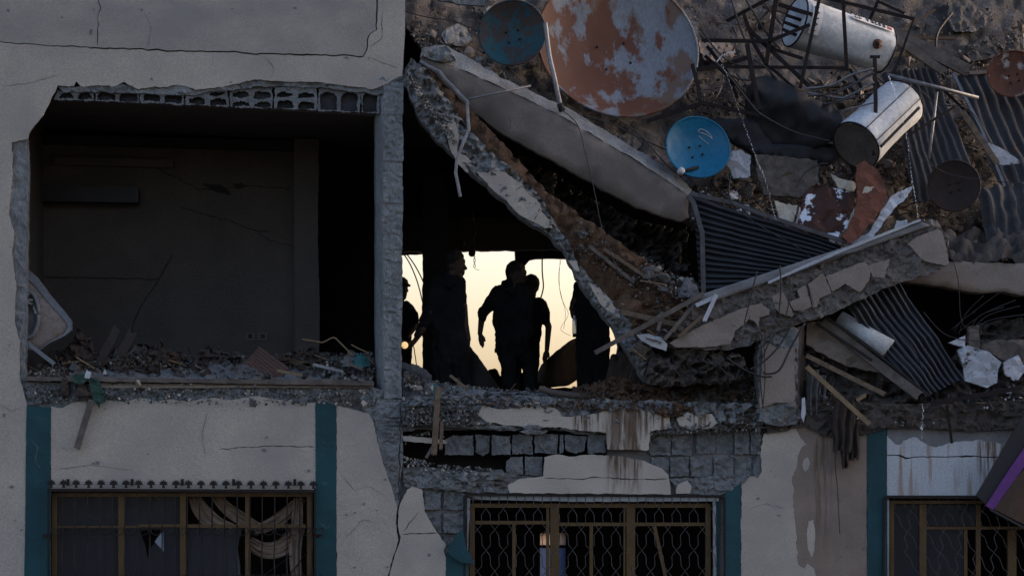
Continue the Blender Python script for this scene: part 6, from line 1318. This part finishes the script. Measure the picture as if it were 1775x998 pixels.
CB = [([(1265, -10), (1280, 40), (1292, 72)], 3.5, .9), ([(1287, -10), (1330, 60), (1353, 85)], 3.5, .85), ([(1312, -10), (1340, 25), (1356, 45)], 3, 1.0), ([(1213, 48), (1240, 85), (1266, 108), (1300, 118)], 3, .8),
      ([(1240, 108), (1262, 130), (1282, 155), (1310, 190), (1330, 205), (1380, 230), (1440, 245)], 3.2, .4), ([(1250, 120), (1275, 135), (1300, 140)], 3, .6), ([(1307, 104), (1325, 115), (1348, 138)], 3, .6),
      ([(1380, 325), (1395, 300), (1420, 285), (1436, 284)], 3, .2), ([(1250, 330), (1300, 380), (1400, 440), (1420, 470)], 2, -.05), ([(700, 20), (740, 30), (790, 38), (828, 55)], 2, .6), ([(882, 115), (898, 135), (905, 145), (893, 148)], 2, .4),
      ([(868, 110), (880, 130), (878, 142), (868, 138)], 2, .4), ([(1010, 200), (1060, 215), (1110, 240), (1160, 262)], 2.5, .3), ([(1075, 210), (1110, 235), (1160, 290), (1190, 305)], 2.5, .2), ([(1590, 150), (1625, 180), (1680, 190), (1720, 250)], 2, .7),
      ([(1600, 275), (1640, 300), (1700, 312), (1775, 318)], 1.6, .25), ([(1290, 560), (1300, 520), (1312, 470)], 2.4, -.4), ([(1352, 460), (1354, 500), (1350, 545)], 3.0, -.42), ([(1370, 480), (1368, 520), (1362, 550)], 2.4, -.4),
      ([(1395, 560), (1372, 600), (1352, 640), (1332, 648), (1322, 645)], 4, -.38), ([(1366, 575), (1346, 605), (1322, 628), (1300, 640)], 3.4, -.36), ([(1345, 575), (1330, 600), (1318, 640), (1322, 700)], 2.6, -.34), ([(1300, 600), (1306, 580), (1318, 576), (1322, 590)], 3, -.3),
      ([(1260, 620), (1290, 640), (1320, 652), (1338, 652)], 3.2, -.3), ([(1240, 628), (1262, 650), (1272, 658), (1282, 640)], 2.4, -.28), ([(1325, 600), (1326, 660), (1322, 708)], 2, -.28), ([(1490, 750), (1450, 780), (1452, 850), (1456, 925)], 1.6, -.1),
      ([(1100, 630), (1092, 655), (1100, 668), (1130, 678)], 2, -.05), ([(1520, 430), (1450, 445), (1390, 470), (1370, 480)], 2.2, -.35), ([(1600, 540), (1640, 580), (1700, 590), (1775, 582)], 1.5, -.1), ([(1640, 420), (1660, 480), (1668, 560), (1700, 575)], 1.6, .2), ([(1540, 560), (1580, 600), (1600, 640)], 2, -.1)]
SPOT = ['from the top edge left of the scrap cage', 'crossing behind the scrap cage towards the upper tank', 'short and slack beside the pipe stubs of the tank', 'between the large rusty dish and the scrap cage', 'long, running over the black tarpaulin to the tipped tank', 'short, left of the black tarpaulin', 'above the black tarpaulin corner',
        'curved, below the black plastic sheet', 'draped over the ribbed shutter', 'across the rubble left of the teal dish', 'hooked, right under the teal dish', 'hooked, left one under the teal dish', 'along the groove under the large rusty dish', 'ending at the blue dish horn', 'beside the pale straight pipe',
        'stretched past the dark brown dish', 'rising from the middle of the lower beam face', 'upright on the rising beam, thicker', 'upright on the rising beam, thinner', 'looping around the stub head, lowest loop', 'looping around the stub head, middle loop', 'along the left edge of the stub', 'small hook left of the stub head',
        'curling under the stub to its left', 'twisted at the right end of the dark lump', 'hanging straight in front of the stub', 'hanging below the dark cloth on the tan wall', 'bent at the left foot of the dark lump', 'lying along the top of the rising beam', 'slack over the white speckled sheet', 'dropping from the right beam', 'across the sloping ribbed sheet']
for (pts, wd, d), sp_ in zip(CB, SPOT): one(cable('cable', [(x, y, d) for x, y in pts], wd, M['cable']), 'dark wire or rod ' + sp_, 'wire')
for i, (x, y) in enumerate(((1735, 505), (1705, 512), (1760, 520), (1690, 540), (1775, 545), (1768, 530), (1740, 532))):
    one(cable('rebar', [(1648 + i * 5, 572 + i * 3, .6), ((1650 + x) / 2, (575 + y) / 2 - 4, .5), (x, y, .35)], 1.8, M['steel_dark']), ('first', 'second', 'third', 'fourth', 'fifth', 'sixth', 'seventh')[i] + ' rebar from the left in the dark gap at the right', 'rebar', 'rebars fanning out in the dark gap')
# sticks and strip at the beam crossing
one(plank('plank', (1030, 612, -.32), (1221, 508, -.36), 8, .03, M['wood_grey']), 'long brown plank lying slantwise across the foot of the steep beam', 'plank')
one(plank('plank', (1075, 540, -.1), (1185, 565, -.25), 9, .03, M['wood']), 'brown board edge curving over the soil above the long plank', 'plank')
for i, (a, b) in enumerate((((1150, 590), (1210, 520)), ((1165, 575), (1195, 535)), ((1140, 575), (1148, 540)), ((1175, 585), (1220, 545)), ((1020, 425), (1100, 490)), ((1045, 430), (1120, 480)))):
    one(plank('plank', (*a, -.34 if i < 4 else -.05), (*b, -.32 if i < 4 else .0), 6, .03, M['wood'] if i % 2 else M['wood_grey']), ('leftmost long', 'short middle', 'upright', 'rightmost', 'lower', 'upper')[i] + (' splintered slat between the beams' if i < 4 else ' narrow slat lying on the soil of the steep beam'), 'slat')
one(plank('strip', (1243, 508, -.4), (1220, 558, -.42), 7, .01, M['board_cream_plain'] if 'board_cream_plain' in M else M['white_trim']), 'pale cream perforated strip hanging on the rising beam', 'strip')
one(plank('strip', (1245, 512, -.38), (1205, 530, -.36), 7, .01, M['white_trim']), 'crumpled white strip beside the cream strip', 'strip')
cloth('bag', 'pale grey crumpled bag where the two fallen beams meet', (1195, 495), 36, 34, -.05, 'white_trim_dull' if False else 'cloth_grey', cat='bag', w2=.05, wf=9, dd=.2)
ck = link(get('chunk', 3, 'concrete'), 'concrete_chunk'); ck.location = P(1152, 482, .0); s_ = 34 * S; ck.scale = (s_, s_, s_); tag(ck, 'very large pale concrete lump on the soil above the beam crossing', 'rubble')

# ---- hanging cloth, right
HC = thing('hanging_cloth', 'dark brown cloth hanging from the right ledge over the tan wall', 'cloth', P(1465, 815, -.15))
def hang(name, x0, x1, y0, y1, d, m, folds, parent, taper=.1, amp=.05):
    V = []; F = []; nu, nv = folds * 6, 24
    for j in range(nv + 1):
        v = j / nv
        for i in range(nu + 1):
            u = i / nu; cx = (x0 + x1) / 2; hw = (x1 - x0) / 2 * (1 - taper * v)
            V.append(P(cx + (u * 2 - 1) * hw + 3 * noise.noise(Vector((v * 3, u, x0))), y0 + (y1 - y0) * v + (10 * noise.noise(Vector((u * 4, 3, x0))) * v if True else 0), d + amp * math.sin(u * folds * 6.28 + v) * (.3 + v) + .05 * noise.noise(Vector((u * 3, v * 4, x0)))))
    for j in range(nv):
        for i in range(nu): a = j * (nu + 1) + i; F.append((a, a + 1, a + nu + 2, a + nu + 1))
    return mesh(name, V, F, M[m], parent, True)
hang('drape', 1441, 1480, 690, 780, -.15, 'cloth_dark', 3, HC); hang('drape', 1470, 1490, 700, 796, -.12, 'cloth_black' if False else 'cloth_dark', 2, HC); hang('tail', 1456, 1474, 775, 812, -.16, 'cloth_dark', 2, HC, taper=.5)
H2 = thing('hanging_cloth', 'grey crumpled cloth hanging just right of the column stub', 'cloth', P(1410, 720, .0))
hang('drape', 1398, 1420, 640, 718, -.02, 'cloth_grey', 2, H2); hang('drape', 1415, 1432, 650, 700, .02, 'cloth_grey', 2, H2)
one(plate('pale_rag', [(1390, 690), (1395, 688), (1397, 715), (1393, 732), (1389, 722)], -.25, .01, M['white_shard'], None, jag=.6), 'thin pale rag hanging at the foot of the column stub', 'rag')
# ---- leaning display panel at the lower right corner
DP = thing('sign_panel', 'dark box panel with a purple stripe and brown face leaning at the lower right corner', 'panel', P(1770, 920, -.4))
plate('dark_edge', [(1692, 858), (1790, 690), (1900, 700), (1760, 870), (1716, 880)], -.42, .03, M['box_dark'], DP, jag=0)
plate('purple_stripe', [(1709, 876), (1745, 820), (1790, 755), (1810, 760), (1760, 830), (1722, 884)], -.46, .035, M['purple'], DP, jag=0)
plate('brown_face', [(1724, 882), (1762, 828), (1800, 780), (1900, 790), (1900, 960), (1775, 908)], -.47, .3, M['cardboard'], DP, jag=.5)
bar('lower_rim', [(1716, 882, -.46), (1775, 914, -.46), (1850, 950, -.46)], 4, M['purple_dull'] if 'purple_dull' in M else M['box_dark'], DP)
# ---- water trickling from the tanks
def trickle(pts, d0, d1, n, label, r=.62):
    q = spline([Vector((x, y, 0)) for x, y in pts], 8); V = []; F = []; bm = bmesh.new(); bmesh.ops.create_icosphere(bm, subdivisions=1, radius=1); vs = [v.co.copy() for v in bm.verts]; fs = [tuple(v.index for v in f.verts) for f in bm.faces]; bm.free()
    for i in range(n):
        t = (i + rr.uniform(-.4, .4)) / n; t = max(0, min(.999, t)) * (len(q) - 1); j = int(t); p = lerp(q[j], q[j + 1], t - j) if j + 1 < len(q) else q[-1]
        c = P(p.x + rr.gauss(0, .7), p.y, lerp(d0, d1, i / n)); s_ = r * S * rr.uniform(.5, 1.2); n0 = len(V)
        V += [c + Vector((v.x * s_, v.y * s_, v.z * s_ * rr.uniform(1, 2.2))) for v in vs]; F += [tuple(n0 + k for k in f) for f in fs]
    o = mesh('water_trickle', V, F, M['water'], None, True); return tag(o, label, 'water', kind='stuff')
trickle([(1252, 112), (1264, 140), (1276, 178), (1293, 225), (1306, 262), (1316, 288), (1325, 306), (1335, 345), (1345, 382)], .35, -.1, 120, 'thin trickle of water falling right of the blue dish')
trickle([(1541, 132), (1548, 152), (1557, 178), (1570, 231), (1580, 304), (1586, 340), (1592, 378)], .0, -.38, 110, 'thin trickle of water falling across the tipped tank')
trickle([(1243, 107), (1250, 98), (1262, 92), (1275, 91)], .5, .5, 30, 'short arc of water spurting from a hose left of the upper tank', r=.8)
trickle([(1599, 700), (1600, 720), (1598, 745), (1600, 775)], -.2, -.1, 30, 'water dripping from the ledge in front of the white wall', r=.8)
print('total', len(bpy.data.objects))
